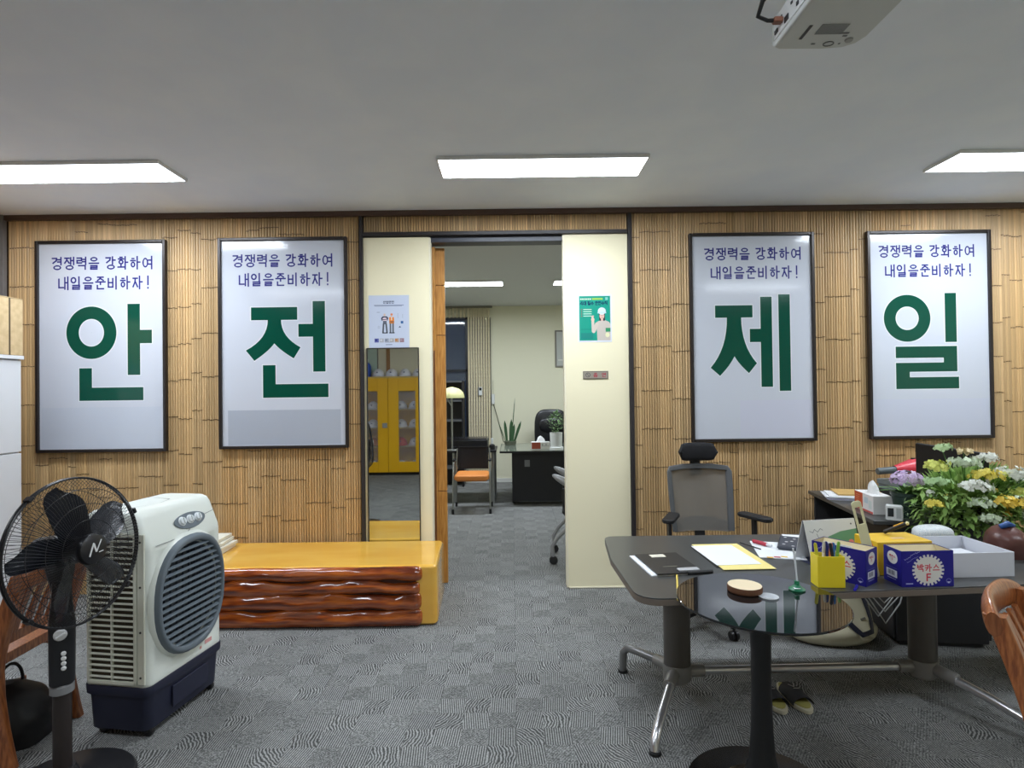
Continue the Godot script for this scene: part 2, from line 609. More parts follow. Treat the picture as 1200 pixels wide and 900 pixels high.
func ceiling_light(at: Vector3, energy: float, label: String) -> void:
	var t := thing("ceiling_light", label, "ceiling light", at, 0.0, "flat ceiling light panels")
	var W := 1.285
	var D := 0.31
	var f := MB.new()
	for s in [-1, 1]:
		f.box(Vector3(0, -0.011, s * (D * 0.5 - 0.006)), Vector3(W, 0.022, 0.012), 0.003)
		f.box(Vector3(s * (W * 0.5 - 0.006), -0.011, 0), Vector3(0.012, 0.022, D - 0.024), 0.003)
	part(t, "frame", f, mat("lamp_white", rgb(236, 236, 234), 0.4))
	var g := mat("lamp_glow", rgb(250, 250, 250), 0.5)
	g.emission_enabled = true
	g.emission = rgb(236, 245, 255)
	g.emission_energy_multiplier = 9.0
	part(t, "diffuser", boxed(Vector3(W - 0.024, 0.008, D - 0.024), Vector3(0, -0.006, 0), 0.0), g)
	var l := AreaLight3D.new()
	l.name = "panel_light"
	l.area_size = Vector2(W - 0.026, D - 0.026)
	l.light_color = rgb(234, 244, 255)
	l.light_energy = energy
	l.area_range = 14.0
	l.area_attenuation = 2.0
	l.shadow_enabled = true
	t.add_child(l)
	l.position = Vector3(0, -0.0115, 0)
	l.rotation_degrees = Vector3(-90, 0, 0)


func carpet(sd: int) -> ImageTexture:
	# one half-metre tile of 4 x 4 squares: ribbed, swirled and plain loop pile
	var S := 400
	var im := Image.create(S, S, false, Image.FORMAT_RGB8)
	var r := RandomNumberGenerator.new()
	r.seed = sd
	var warp := FastNoiseLite.new()
	warp.seed = sd
	warp.frequency = 0.016
	var fine := FastNoiseLite.new()
	fine.seed = sd + 5
	fine.frequency = 0.35
	fine.noise_type = FastNoiseLite.TYPE_VALUE
	var kind := []
	for i in 16:
		# rows of four: ribbed, swirled, ribbed, plain; each row starts one square further on
		var c := Vector2([-70.0, 170.0][r.randi() % 2] + r.randf_range(-20, 20), r.randf_range(-60, 160))
		kind.append([[0, 1, 0, 2][(i % 4 + i / 4) % 4], c, r.randf_range(-0.22, 0.22), r.randf_range(0.94, 1.06), r.randf() * TAU])
	for y in S:
		for x in S:
			var k: Array = kind[(y / 100) * 4 + x / 100]
			var t: float
			var f := fine.get_noise_2d(x, y)
			if k[0] == 0:
				t = sin((x + k[2] * y) * TAU / 8.5 + k[4]) * 0.5 + f * 0.45 - 0.04
			elif k[0] == 1:
				var p := Vector2(x % 100, y % 100)
				t = sin(p.distance_to(k[1]) * TAU / 11.0 + warp.get_noise_2d(x, y) * 5.0 + k[4]) * 0.5 + f * 0.42 - 0.09
			else:
				t = f * 0.8 + sin((x * 0.8 + y * 0.6) * 0.7 + f * 3.0) * 0.18 - 0.05
			var q: float = clampf(0.5 + 0.5 * t, 0, 1) * k[3]
			var g: float = 0.215 + 0.52 * q * q * (3.0 - 2.0 * q)
			im.set_pixel(x, y, Color(g * 1.0, g * 1.005, g * 0.99))
	im.generate_mipmaps()
	return ImageTexture.create_from_image(im)


func room() -> void:
	# floor: a slab with half-metre carpet tiles
	var fl := struct("floor", boxed(Vector3(9.2, 0.1, 11.8), Vector3(0.5, -0.056, -3.7), 0.0), mat("floor_slab", rgb(60, 60, 62), 0.9))
	var tm := []
	for i in 4:
		var m := mat("carpet_%d" % i, Color.WHITE, 0.95)
		m.albedo_texture = carpet(31 + i * 7)
		m.metallic_specular = 0.2
		tm.append(m)
	var tile := MB.new()
	var h := 0.2492
	tile.quad(Vector3(-h, 0, -h), Vector3(h, 0, -h), Vector3(h, 0, h), Vector3(-h, 0, h), Vector3.UP)
	for s in [[1, 0], [-1, 0], [0, 1], [0, -1]]:
		var nn := Vector3(s[0], 0, s[1])
		var sd := Vector3(-s[1], 0, s[0])
		tile.quad(nn * h - sd * h, nn * h + sd * h, nn * h + sd * h + Vector3(0, -0.006, 0), nn * h - sd * h + Vector3(0, -0.006, 0), nn)
	var tmesh := tile.mesh()
	for j in range(-19, 5):
		for i in range(-8, 10):
			var p := Vector3(0.25 + i * 0.5, 0, 0.03 + j * 0.5)
			if p.z > 2.0 or (p.z < WALL - 0.2 and (p.x < -1.3 or p.x > 1.3)) or p.z < -9.6:
				continue
			var o := MeshInstance3D.new()
			o.name = "carpet_tile"
			o.mesh = tmesh
			o.material_override = tm[rng.randi() % 4]
			fl.add_child(o, true)
			o.position = p
			o.rotation.y = 0.0
	# ceiling of the front office
	var paint := grain("ceiling_paint", [rgb(235, 241, 251), rgb(240, 245, 253)], Vector3(0.6, 0.6, 0.6), 0.85, 0.01, 3)
	struct("ceiling", boxed(Vector3(9.2, 0.1, 6.8), Vector3(0.5, CEIL + 0.05, -1.15), 0.0), paint)
	var wood := grain("wall_wood", [rgb(92, 62, 48), rgb(120, 84, 62), rgb(134, 96, 72)], Vector3(9, 0.8, 9), 0.5, 0.03, 5)
	struct("wall_left", boxed(Vector3(0.1, CEIL, 6.7), Vector3(-4.02, CEIL * 0.5, -1.2), 0.0), wood)
	var cream := mat("cream_wall", rgb(226, 220, 194), 0.8)
	struct("wall_right", boxed(Vector3(0.1, CEIL, 6.7), Vector3(5.05, CEIL * 0.5, -1.2), 0.0), cream)
	struct("wall_rear", boxed(Vector3(9.2, CEIL, 0.1), Vector3(0.5, CEIL * 0.5, 2.10), 0.0), cream)
	# corner batten at the left end of the bamboo
	struct("trim_1", boxed(Vector3(0.03, CEIL, 0.04), Vector3(-3.945, CEIL * 0.5, WALL + 0.03), 0.004), mat("grey_batten", rgb(120, 116, 114), 0.6))


func bamboo() -> void:
	# backing of the wall in three pieces, then columns of split canes, each column one part
	var b := MB.new()
	b.box(Vector3(-2.62, CEIL * 0.5, WALL - 0.08), Vector3(2.9, CEIL, 0.12), 0.0)
	b.box(Vector3(2.99, CEIL * 0.5, WALL - 0.08), Vector3(4.12, CEIL, 0.12), 0.0)
	b.box(Vector3(-0.12, 2.87, WALL - 0.08), Vector3(2.1, 0.17, 0.12), 0.0)
	var wall := struct("wall_back", b, mat("wall_backing", rgb(74, 52, 30), 0.9))
	var m := mat("bamboo", Color.WHITE, 0.42)
	m.vertex_color_use_as_albedo = true
	var x := -3.93
	while x < -1.20:
		var w := minf([0.07, 0.11, 0.16, 0.2, 0.235][rng.randi() % 5] + rng.randf_range(-0.01, 0.012), -1.186 - x)
		cane_column(wall, x, w, 0.0, 2.92, m, 1.0)
		x += w
	x = 0.947
	while x < 4.95:
		var w := minf([0.07, 0.11, 0.16, 0.2, 0.235][rng.randi() % 5] + rng.randf_range(-0.01, 0.012), 4.98 - x)
		cane_column(wall, x, w, 0.0, 2.92, m, 1.0)
		x += w
	x = -1.15
	while x < 0.905:
		var w := minf(rng.randf_range(0.12, 0.25), 0.915 - x)
		cane_column(wall, x, w, 2.795, 2.92, m, 0.92)
		x += w


func cane_column(wall: Node3D, x0: float, w: float, y0: float, y1: float, m: Material, tone: float) -> void:
	if w < 0.015:
		return
	var count := maxi(1, roundi(w / 0.0205))
	var cw := w / count
	var b := MB.new()
	var step := rng.randf_range(0.27, 0.36)
	var nodes := []
	var y := y0 + rng.randf_range(0.02, step)
	while y < y1 - 0.02 and tone > 0.95:
		nodes.append(y)
		y += step * rng.randf_range(0.9, 1.1)
	var warm := rng.randf_range(-1.0, 1.0)
	var cols := rng.randf_range(0.88, 1.08) * tone
	for i in count:
		var cx := x0 + cw * (i + 0.5)
		var r := cw * 0.5 * rng.randf_range(0.9, 1.0)
		var dz := rng.randf_range(0.0, 0.003)
		var deep := rng.randf_range(0.0055, 0.0085)
		var ys := [y0]
		for q in nodes:
			ys.append(q + rng.randf_range(-0.004, 0.004))
		ys.append(y1)
		var ct := cols * rng.randf_range(0.8, 1.14)
		for s in ys.size() - 1:
			var t := ct * rng.randf_range(0.92, 1.06)
			b.col = Color(0.62 * t, (0.413 + 0.014 * warm) * t, (0.2 + 0.02 * warm) * t)
			var a: float = ys[s] + (0.0035 if s > 0 else 0.0)
			var e: float = ys[s + 1] - (0.0035 if s < ys.size() - 2 else 0.0)
			cane_skin(b, cx, r, deep, dz, a, e)
			if s > 0:
				# the ring at a joint: a darker, slightly proud ridge
				b.col = Color(0.27 * t, 0.16 * t, 0.07 * t)
				cane_skin(b, cx, r, deep + 0.0022, dz, a - 0.0052, a - 0.0014)
				b.quad(Vector3(cx - r, a - 0.0014, WALL + dz), Vector3(cx + r, a - 0.0014, WALL + dz), Vector3(cx + r * 0.6, a - 0.0014, WALL + dz + deep), Vector3(cx - r * 0.6, a - 0.0014, WALL + dz + deep), Vector3.UP)
	part(wall, "bamboo_panel", b, m)


func cane_skin(b: MB, cx: float, r: float, deep: float, dz: float, a: float, e: float) -> void:
	for k in 4:
		var p := PI * (1.0 - k / 4.0)
		var q := PI * (1.0 - (k + 1) / 4.0)
		var np := Vector3(cos(p) * deep, 0, sin(p) * r).normalized()
		var nq := Vector3(cos(q) * deep, 0, sin(q) * r).normalized()
		var zp := WALL - 0.012 + (0.012 + dz + deep) * sin(p) if k > 0 else WALL - 0.012
		var zq := WALL - 0.012 + (0.012 + dz + deep) * sin(q) if k < 3 else WALL - 0.012
		b.quad(Vector3(cx + r * cos(p), a, zp), Vector3(cx + r * cos(q), a, zq), Vector3(cx + r * cos(q), e, zq), Vector3(cx + r * cos(p), e, zp), np, nq, nq, np)


func doorway() -> void:
	var dark := mat("dark_trim", rgb(44, 40, 42), 0.45)
	var brown := mat("brown_trim", rgb(84, 64, 54), 0.5)
	struct("trim_2", boxed(Vector3(9.0, 0.04, 0.045), Vector3(0.52, CEIL - 0.02, WALL + 0.018), 0.004), brown)
	struct("trim_3", boxed(Vector3(0.026, 2.915, 0.05), Vector3(-1.163, 1.4575, WALL + 0.01), 0.003), dark)
	struct("trim_4", boxed(Vector3(0.03, 2.915, 0.05), Vector3(0.931, 1.4575, WALL + 0.01), 0.003), dark)
	struct("trim_5", boxed(Vector3(2.06, 0.03, 0.05), Vector3(-0.117, 2.773, WALL + 0.01), 0.003), dark)
	struct("trim_6", boxed(Vector3(1.06, 0.045, 0.13), Vector3(-0.115, 2.737, WALL - 0.08), 0.003), mat("head_metal", rgb(66, 68, 78), 0.4))
	# cream leaves either side of the opening
	var cream := mat("cream_door", rgb(243, 234, 200), 0.55)
	var d1 := struct("door_1", boxed(Vector3(0.515, 2.745, 0.075), Vector3(-0.893, 1.3785, WALL - 0.025), 0.004), cream)
	var strip := mat("cream_edge", rgb(240, 232, 206), 0.5)
	part(d1, "edge_strip", boxed(Vector3(0.014, 2.74, 0.08), Vector3(-0.631, 1.378, WALL - 0.027), 0.003), strip)
	var d2 := struct("door_2", boxed(Vector3(0.495, 2.755, 0.075), Vector3(0.667, 1.3825, WALL - 0.025), 0.004), cream)
	part(d2, "edge_strip", boxed(Vector3(0.014, 2.75, 0.08), Vector3(0.414, 1.382, WALL - 0.027), 0.003), strip)
	part(d2, "bottom_strip", boxed(Vector3(0.49, 0.012, 0.08), Vector3(0.667, 0.008, WALL - 0.022), 0.003), strip)
	# two wooden sliding leaves tucked behind the left cream leaf
	var wood := grain("door_wood", [rgb(168, 112, 48), rgb(188, 132, 62), rgb(200, 146, 76)], Vector3(10, 0.7, 10), 0.45, 0.03, 9)
	var d3 := struct("door_3", boxed(Vector3(0.56, 2.70, 0.035), Vector3(-0.885, 1.352, WALL - 0.115), 0.003), wood)
	part(d3, "edge_strip", boxed(Vector3(0.012, 1.7, 0.012), Vector3(-0.617, 1.02, WALL - 0.094), 0.002), mat("wood_dark", rgb(120, 74, 34), 0.5))
	var d4 := struct("door_4", boxed(Vector3(0.5, 0.3, 0.035), Vector3(-0.785, 2.552, WALL - 0.165), 0.003), wood)
	for q in [[1.998, 2.399], [0.74, 1.994], [0.002, 0.736]]:
		part(d4, "board", boxed(Vector3(0.5, q[1] - q[0], 0.035), Vector3(-0.785, (q[0] + q[1]) * 0.5, WALL - 0.165), 0.003), wood)


func far_room_shell() -> void:
	var wall := mat("far_wall", rgb(222, 219, 194), 0.8)
	var Zb := -9.45
	var b := MB.new()
	b.box(Vector3(1.335, CEIL / 2, Zb - 0.05), Vector3(3.37, CEIL, 0.1), 0.0)
	b.box(Vector3(-1.29, 2.865, Zb - 0.05), Vector3(1.88, 0.18, 0.1), 0.0)
	b.box(Vector3(-1.29, 0.35, Zb - 0.05), Vector3(1.88, 0.7, 0.1), 0.0)
	struct("wall_far", b, wall)
	struct("wall_far_left", boxed(Vector3(0.1, CEIL, 4.96), Vector3(-2.25, CEIL / 2, -7.02), 0.0), wall)
	struct("wall_far_right", boxed(Vector3(0.1, CEIL, 4.96), Vector3(3.05, CEIL / 2, -7.02), 0.0), wall)
	struct("ceiling_far", boxed(Vector3(5.4, 0.1, 4.96), Vector3(0.4, CEIL + 0.05, -7.02), 0.0), mat("far_ceiling", rgb(214, 216, 216), 0.85))
	struct("baseboard_far", boxed(Vector3(3.7, 0.07, 0.012), Vector3(1.15, 0.035, Zb + 0.006), 0.002), mat("far_skirting", rgb(214, 214, 208), 0.5))
	# back of the bamboo wall on the far side
	var wb := MB.new()
	wb.box(Vector3(-1.735, CEIL / 2, WALL - 0.165), Vector3(1.14, CEIL, 0.05), 0.0)
	wb.box(Vector3(1.97, CEIL / 2, WALL - 0.165), Vector3(2.06, CEIL, 0.05), 0.0)
	wb.box(Vector3(-0.12, 2.86, WALL - 0.165), Vector3(2.1, 0.19, 0.05), 0.0)
	struct("wall_far_front", wb, wall)
	# the night window
	var dark := mat("window_frame_dark", rgb(28, 30, 36), 0.4)
	var f := MB.new()
	for x in [-2.17, -0.75, -0.375]:
		f.box(Vector3(x, 1.735, Zb - 0.03), Vector3(0.05, 2.07, 0.1), 0.004)
	for y in [0.72, 1.88, 2.755]:
		f.box(Vector3(-1.27, y, Zb - 0.03), Vector3(1.78, 0.04, 0.1), 0.004)
	var w := struct("window_1", f, dark)
	var glass := mat("night_glass", Color(0.5, 0.55, 0.62, 0.12), 0.03)
	glass.transparency = BaseMaterial3D.TRANSPARENCY_ALPHA
	part(w, "pane", boxed(Vector3(1.77, 1.12, 0.006), Vector3(-1.27, 1.3, Zb - 0.04), 0.0), glass)
	part(w, "pane", boxed(Vector3(1.77, 0.835, 0.006), Vector3(-1.27, 2.3175, Zb - 0.04), 0.0), glass)


func boards() -> void:
	var G := rgb(8, 74, 58)
	# [left x, right x, bottom y, top y] of each printed sheet, then what is on it
	var spec := [
		[-3.667, -2.7025, 1.129, 2.726, Vector2(64, 67), Vector2(96, 165), "leftmost framed slogan board, green syllable with a ring, a bar and an L below"],
		[-2.2485, -1.2935, 1.1395, 2.7315, Vector2(57, 69), Vector2(87, 163), "framed slogan board left of the doorway, its lower end covered by a grey patch"],
		[1.4115, 2.3345, 1.148, 2.7225, Vector2(63, 60), Vector2(94, 153), "framed slogan board above the mesh office chair, green syllable with two long bars"],
		[2.7925, 3.707, 1.1535, 2.723, Vector2(48, 58), Vector2(78, 154), "rightmost framed slogan board, above the black monitor and the flowers"],
	]
	var frame_m := mat("board_frame", rgb(50, 44, 42), 0.32, 0.3)
	for i in 4:
		var s: Array = spec[i]
		var w: float = s[1] - s[0]
		var h: float = s[3] - s[2]
		var pw := int(w * 640)
		var ph := int(h * 640)
		var white := rgb(203, 207, 217)
		var p := Paint.new(pw, ph, white)
		var K: float = w / 0.9645
		p.hangul("경쟁력을 강화하여", s[4], Vector2(48, 61) * K, 61.5 * K, 21.0 * K, 7.0 * K, rgb(44, 44, 118))
		p.hangul("내일을준비하자!", s[5], Vector2(48, 62) * K, 61.5 * K, 20.0, 7.0 * K, rgb(44, 44, 118))
		# each big syllable twice: a lighter rim first, then the green
		for pass_ in 2:
			var e := 4.0 if pass_ == 0 else 0.0
			var k := rgb(226, 230, 234) if pass_ == 0 else G
			if i == 0:
				p.ring(Vector2(258.3, 443.6), 93.5, 99.5, 62.0 + e * 2, k)
				p.rect(438 - e, 302 - e, 500 + e, 656 + e, k)
				p.rect(499, 432 - e, 559 + e, 499 + e, k)
				p.rect(197 - e, 620 - e, 260 + e, 782 + e, k)
				p.rect(197 - e, 717 - e, 515 + e, 782 + e, k)
			elif i == 1:
				p.rect(145 - e, 331 - e, 375 + e, 395 + e, k)
				legs(p, 228.0, 294.0, 394.0, Vector2(118, 545), Vector2(160, 597), Vector2(390, 532), Vector2(356, 587), Vector2(260, 511), e, k)
				p.rect(452 - e, 303 - e, 513 + e, 654 + e, k)
				p.rect(380 - e, 416 - e, 453, 480 + e, k)
				p.rect(202 - e, 619 - e, 265 + e, 781 + e, k)
				p.rect(202 - e, 714 - e, 527 + e, 781 + e, k)
			elif i == 2:
				p.rect(111 - e, 345 - e, 297 + e, 406 + e, k)
				legs(p, 169.0, 240.0, 405.0, Vector2(85, 654), Vector2(131, 695), Vector2(315, 634), Vector2(275, 683), Vector2(204, 598), e, k)
				p.rect(336 - e, 304 - e, 393 + e, 752 + e, k)
				p.rect(282 - e, 463 - e, 337, 529 + e, k)
				p.rect(426 - e, 293 - e, 483 + e, 773 + e, k)
			else:
				p.ring(Vector2(182, 420.5), 86.5, 87.5, 58.5 + e * 2, k)
				p.rect(370 - e, 297 - e, 427 + e, 541 + e, k)
				p.rect(122 - e, 561 - e, 427 + e, 618 + e, k)
				p.rect(360 - e, 600, 427 + e, 687 + e, k)
				p.rect(122 - e, 642 - e, 427 + e, 687 + e, k)
				p.rect(122 - e, 660, 190 + e, 772 + e, k)
				p.rect(122 - e, 714 - e, 434 + e, 772 + e, k)
		# paper patches pasted over the lower end
		if i == 0:
			p.rect(10, 815, pw - 14, ph - 6, rgb(197, 203, 215))
		elif i == 1:
			p.rect(27, 842, pw - 24, ph - 4, rgb(174, 180, 192))
		elif i == 2:
			p.rect(228, 818, pw - 8, ph - 6, rgb(203, 205, 220))
		else:
			p.rect(4, 822, pw - 4, ph - 4, rgb(201, 205, 220))
		var t := thing("slogan_board", s[6], "sign board", Vector3((s[0] + s[1]) * 0.5, (s[2] + s[3]) * 0.5, WALL + 0.012))
		var m := printed("board_print_%d" % i, p, 0.12)
		m.metallic_specular = 0.5
		var q := MB.new()
		q.quad(Vector3(-w / 2, h / 2, 0.016), Vector3(w / 2, h / 2, 0.016), Vector3(w / 2, -h / 2, 0.016), Vector3(-w / 2, -h / 2, 0.016), Vector3.BACK)
		part(t, "printed_sheet", q, m, "white sheet with two lines of blue lettering and a big green syllable")
		part(t, "backing", boxed(Vector3(w + 0.02, h + 0.02, 0.012), Vector3(0, 0, 0.006), 0.001), mat("board_backing", rgb(150, 140, 120), 0.8))
		var fr := 0.024
		for sx in [-1, 1]:
			part(t, "frame_rail", boxed(Vector3(fr, h + fr * 2, 0.034), Vector3(sx * (w / 2 + fr / 2), 0, 0.017), 0.004), frame_m)
			part(t, "frame_rail", boxed(Vector3(w, fr, 0.034), Vector3(0, sx * (h / 2 + fr / 2), 0.017), 0.004), frame_m)


func legs(p: Paint, xl: float, xr: float, y: float, a: Vector2, b: Vector2, d: Vector2, f: Vector2, crotch: Vector2, e: float, k: Color) -> void:
	# the two curved legs of the letter under its bar; a-b is the cut end of the left leg, d-f of the right one
	var o := []
	var c1 := Vector2(xl - e, lerpf(y, a.y, 0.62))
	for i in 9:
		o.append(bez(Vector2(xl - e, y), c1, a + Vector2(-e, -e * 0.4), i / 8.0))
	for i in 9:
		o.append(bez(b + Vector2(0, e * 1.3), Vector2(lerpf(b.x, crotch.x, 0.72), lerpf(b.y, crotch.y, 0.55)), crotch + Vector2(0, e * 1.3), i / 8.0))
	for i in range(1, 9):
		o.append(bez(crotch + Vector2(0, e * 1.3), Vector2(lerpf(f.x, crotch.x, 0.72), lerpf(f.y, crotch.y, 0.55)), f + Vector2(0, e * 1.3), i / 8.0))
	for i in 9:
		o.append(bez(d + Vector2(e, -e * 0.4), Vector2(xr + e, lerpf(y, d.y, 0.62)), Vector2(xr + e, y), i / 8.0))
	p.poly(o, k)


func bez(a: Vector2, b: Vector2, c: Vector2, t: float) -> Vector2:
	return a.lerp(b, t).lerp(b.lerp(c, t), t)


func sheet(w: float, h: float, thick := 0.001) -> MB:
	var b := MB.new()
	b.quad(Vector3(-w / 2, h / 2, thick), Vector3(w / 2, h / 2, thick), Vector3(w / 2, -h / 2, thick), Vector3(-w / 2, -h / 2, thick), Vector3.BACK)
	return b


func wall_papers() -> void:
	var F := WALL + 0.0135
	# pale blue safety poster on the left cream leaf
	var p := Paint.new(288, 384, rgb(200, 208, 226))
	p.hangul("산업안전", Vector2(104, 40), Vector2(17, 18), 20, 8, 3.0, rgb(60, 66, 90))
	for q in [[42, 238, 74], [58, 80, 118], [118, 160, 330]]:
		p.rect(q[0], q[2], q[1], q[2] + 3, rgb(120, 130, 156))
	p.rect(38, 68, 250, 72, rgb(110, 120, 150))
	for y in range(6):
		p.rect(206, 128 + y * 6, 209, 131 + y * 6, rgb(120, 126, 140))
		p.rect(240, 134 + y * 5, 243, 136 + y * 5, rgb(120, 126, 140))
	# two standing workers: one with folded arms, one in an orange vest
	var navy := rgb(58, 60, 84)
	p.ring(Vector2(113, 138), 8, 9, 0, rgb(222, 190, 170))
	p.poly([Vector2(88, 160), Vector2(100, 148), Vector2(128, 148), Vector2(140, 160), Vector2(134, 178), Vector2(92, 178)], navy)
	p.ring(Vector2(114, 170), 17, 14, 0, rgb(226, 206, 214))
	p.seg(Vector2(98, 172), Vector2(130, 168), 5, navy, false)
	p.poly([Vector2(102, 180), Vector2(127, 180), Vector2(128, 204), Vector2(101, 204)], rgb(96, 100, 116))
	for x in [105.0, 124.0]:
		p.seg(Vector2(x, 204), Vector2(x + (-4 if x < 110 else 5), 260), 11, rgb(80, 84, 94))
		p.seg(Vector2(x - 6, 265), Vector2(x + 8, 265), 7, rgb(50, 50, 60), false)
	p.ring(Vector2(163, 140), 8, 9, 0, rgb(226, 176, 156))
	p.ring(Vector2(163, 134), 9, 6, 0, rgb(236, 140, 96))
	p.poly([Vector2(146, 154), Vector2(180, 154), Vector2(181, 200), Vector2(146, 200)], rgb(232, 132, 42))
	p.rect(158, 152, 168, 176, rgb(230, 210, 190))
	p.rect(146, 184, 181, 190, rgb(96, 78, 84))
	for x in [154.0, 173.0]:
		p.seg(Vector2(x, 202), Vector2(x, 260), 11, rgb(94, 100, 108))
		p.seg(Vector2(x - 6, 265), Vector2(x + 8, 265), 7, rgb(50, 50, 60), false)
	p.rect(228, 182, 246, 200, rgb(54, 96, 150))
	p.poly([Vector2(212, 228), Vector2(230, 228), Vector2(222, 216)], rgb(70, 84, 110))
	p.ring(Vector2(72, 224), 6, 8, 2, rgb(150, 158, 176))
	for i in 6:
		p.rect(40 + i * 36, 304, 70 + i * 36, 332, [rgb(90, 96, 160), rgb(176, 178, 186), rgb(160, 164, 178), rgb(170, 168, 170), rgb(184, 160, 140), rgb(150, 120, 128)][i])
		p.rect(44 + i * 36, 310, 58 + i * 36, 322, [rgb(46, 50, 120), rgb(210, 212, 220), rgb(120, 128, 150), rgb(206, 204, 206), rgb(196, 120, 60), rgb(170, 150, 160)][i])
	p.rect(120, 346, 166, 350, rgb(96, 104, 130))
	var b := sheet(0.315, 0.425)
	single("safety_poster", "pale blue poster of two standing workers, above the mirror", "poster", b, printed("poster_pale", p, 0.25), Vector3(-0.953, 2.085, F))
	# teal poster on the right cream leaf
	p = Paint.new(264, 372, rgb(222, 226, 236))
	p.rect(10, 12, 254, 360, rgb(30, 150, 128))
	p.rect(112, 28, 196, 42, rgb(150, 196, 84))
	for x in [20, 36, 52, 66, 80, 94]:
		p.rect(x, 30, x + 10, 41, rgb(206, 226, 196))
	p.hangul("4대 필수 안전수칙", Vector2(18, 54), Vector2(22, 28), 25, 9, 5.0, rgb(18, 52, 86))
	p.rect(216, 22, 236, 44, rgb(120, 190, 180))
	for i in 4:
		p.rect(24, 112 + i * 17, 34, 123 + i * 17, rgb(120, 110, 96))
		p.rect(42, 114 + i * 17, 108, 120 + i * 17, rgb(186, 222, 200))
	p.rect(22, 270, 120, 274, rgb(26, 120, 110))
	p.rect(22, 300, 118, 350, rgb(34, 132, 122))
	# a person in a white helmet and a beige work jacket, hand raised
	p.poly([Vector2(150, 360), Vector2(146, 250), Vector2(152, 212), Vector2(178, 202), Vector2(214, 202), Vector2(244, 216), Vector2(254, 232), Vector2(254, 360)], rgb(196, 186, 176))
	p.seg(Vector2(148, 232), Vector2(122, 286), 30, rgb(204, 192, 180), false)
	p.seg(Vector2(118, 286), Vector2(116, 212), 22, rgb(206, 194, 182), false)
	p.ring(Vector2(116, 196), 13, 15, 0, rgb(222, 190, 174))
	for a in [-0.5, -0.1, 0.25]:
		p.seg(Vector2(116, 190), Vector2(116 + 24 * sin(a), 190 - 24 * cos(a)), 6, rgb(222, 190, 174), false)
	p.poly([Vector2(168, 206), Vector2(164, 150), Vector2(212, 150), Vector2(212, 206)], rgb(64, 54, 60))
	p.ring(Vector2(188, 168), 19, 25, 0, rgb(220, 184, 168))
	p.rect(180, 190, 197, 206, rgb(214, 178, 162))
	p.ring(Vector2(188, 130), 31, 28, 0, rgb(206, 226, 240))
	p.rect(154, 138, 222, 148, rgb(190, 212, 232))
	p.ring(Vector2(182, 164), 2, 2, 0, rgb(60, 44, 44))
	p.ring(Vector2(196, 164), 2, 2, 0, rgb(60, 44, 44))
	p.seg(Vector2(184, 181), Vector2(194, 181), 3, rgb(196, 84, 84), false)
	p.rect(216, 262, 254, 292, rgb(54, 140, 96))
	p.ring(Vector2(230, 316), 17, 19, 0, rgb(226, 222, 180))
	b = sheet(0.262, 0.372)
	single("safety_poster", "small teal poster with a person in a white helmet, on right cream door", "poster", b, printed("poster_teal", p, 0.25), Vector3(0.652, 2.098, F))
	# the little no-smoking plate
	p = Paint.new(160, 52, rgb(150, 142, 130))
	for q in [[0, 0, 160, 3], [0, 48, 160, 52], [0, 0, 3, 52], [156, 0, 160, 52]]:
		p.rect(q[0], q[1], q[2], q[3], rgb(96, 88, 76))
	p.ring(Vector2(30, 25), 14, 14, 4, rgb(84, 80, 76))
	p.seg(Vector2(24, 18), Vector2(36, 32), 4, rgb(84, 80, 76), false)
	p.hangul("금연", Vector2(66, 12), Vector2(26, 28), 54, 8, 4.5, rgb(170, 60, 70))
	var t := thing("door_plate", "small grey plate with red lettering on the right cream door", "plate", Vector3(0.652, 1.655, F))
	part(t, "plate", boxed(Vector3(0.196, 0.062, 0.005), Vector3(0, 0, 0.0025), 0.001), mat("plate_metal", rgb(120, 112, 100), 0.4, 0.3))
	part(t, "lettering", sheet(0.192, 0.058, 0.0054), printed("no_smoking_print", p, 0.4))
	# mirror on the left cream leaf
	t = thing("wall_mirror", "tall narrow mirror with thin dark frame behind the yellow bench", "mirror", Vector3(-0.925, 1.13, F))
	part(t, "glass", boxed(Vector3(0.395, 1.505, 0.006), Vector3(0, 0, 0.004), 0.001), mat("mirror_glass", rgb(226, 230, 226), 0.015, 1.0))
	var fm := mat("mirror_frame", rgb(44, 40, 34), 0.4)
	for s in [-1, 1]:
		part(t, "frame_rail", boxed(Vector3(0.008, 1.515, 0.014), Vector3(s * 0.2, 0, 0.007), 0.002), fm)
		part(t, "frame_rail", boxed(Vector3(0.392, 0.008, 0.014), Vector3(0, s * 0.754, 0.007), 0.002), fm)


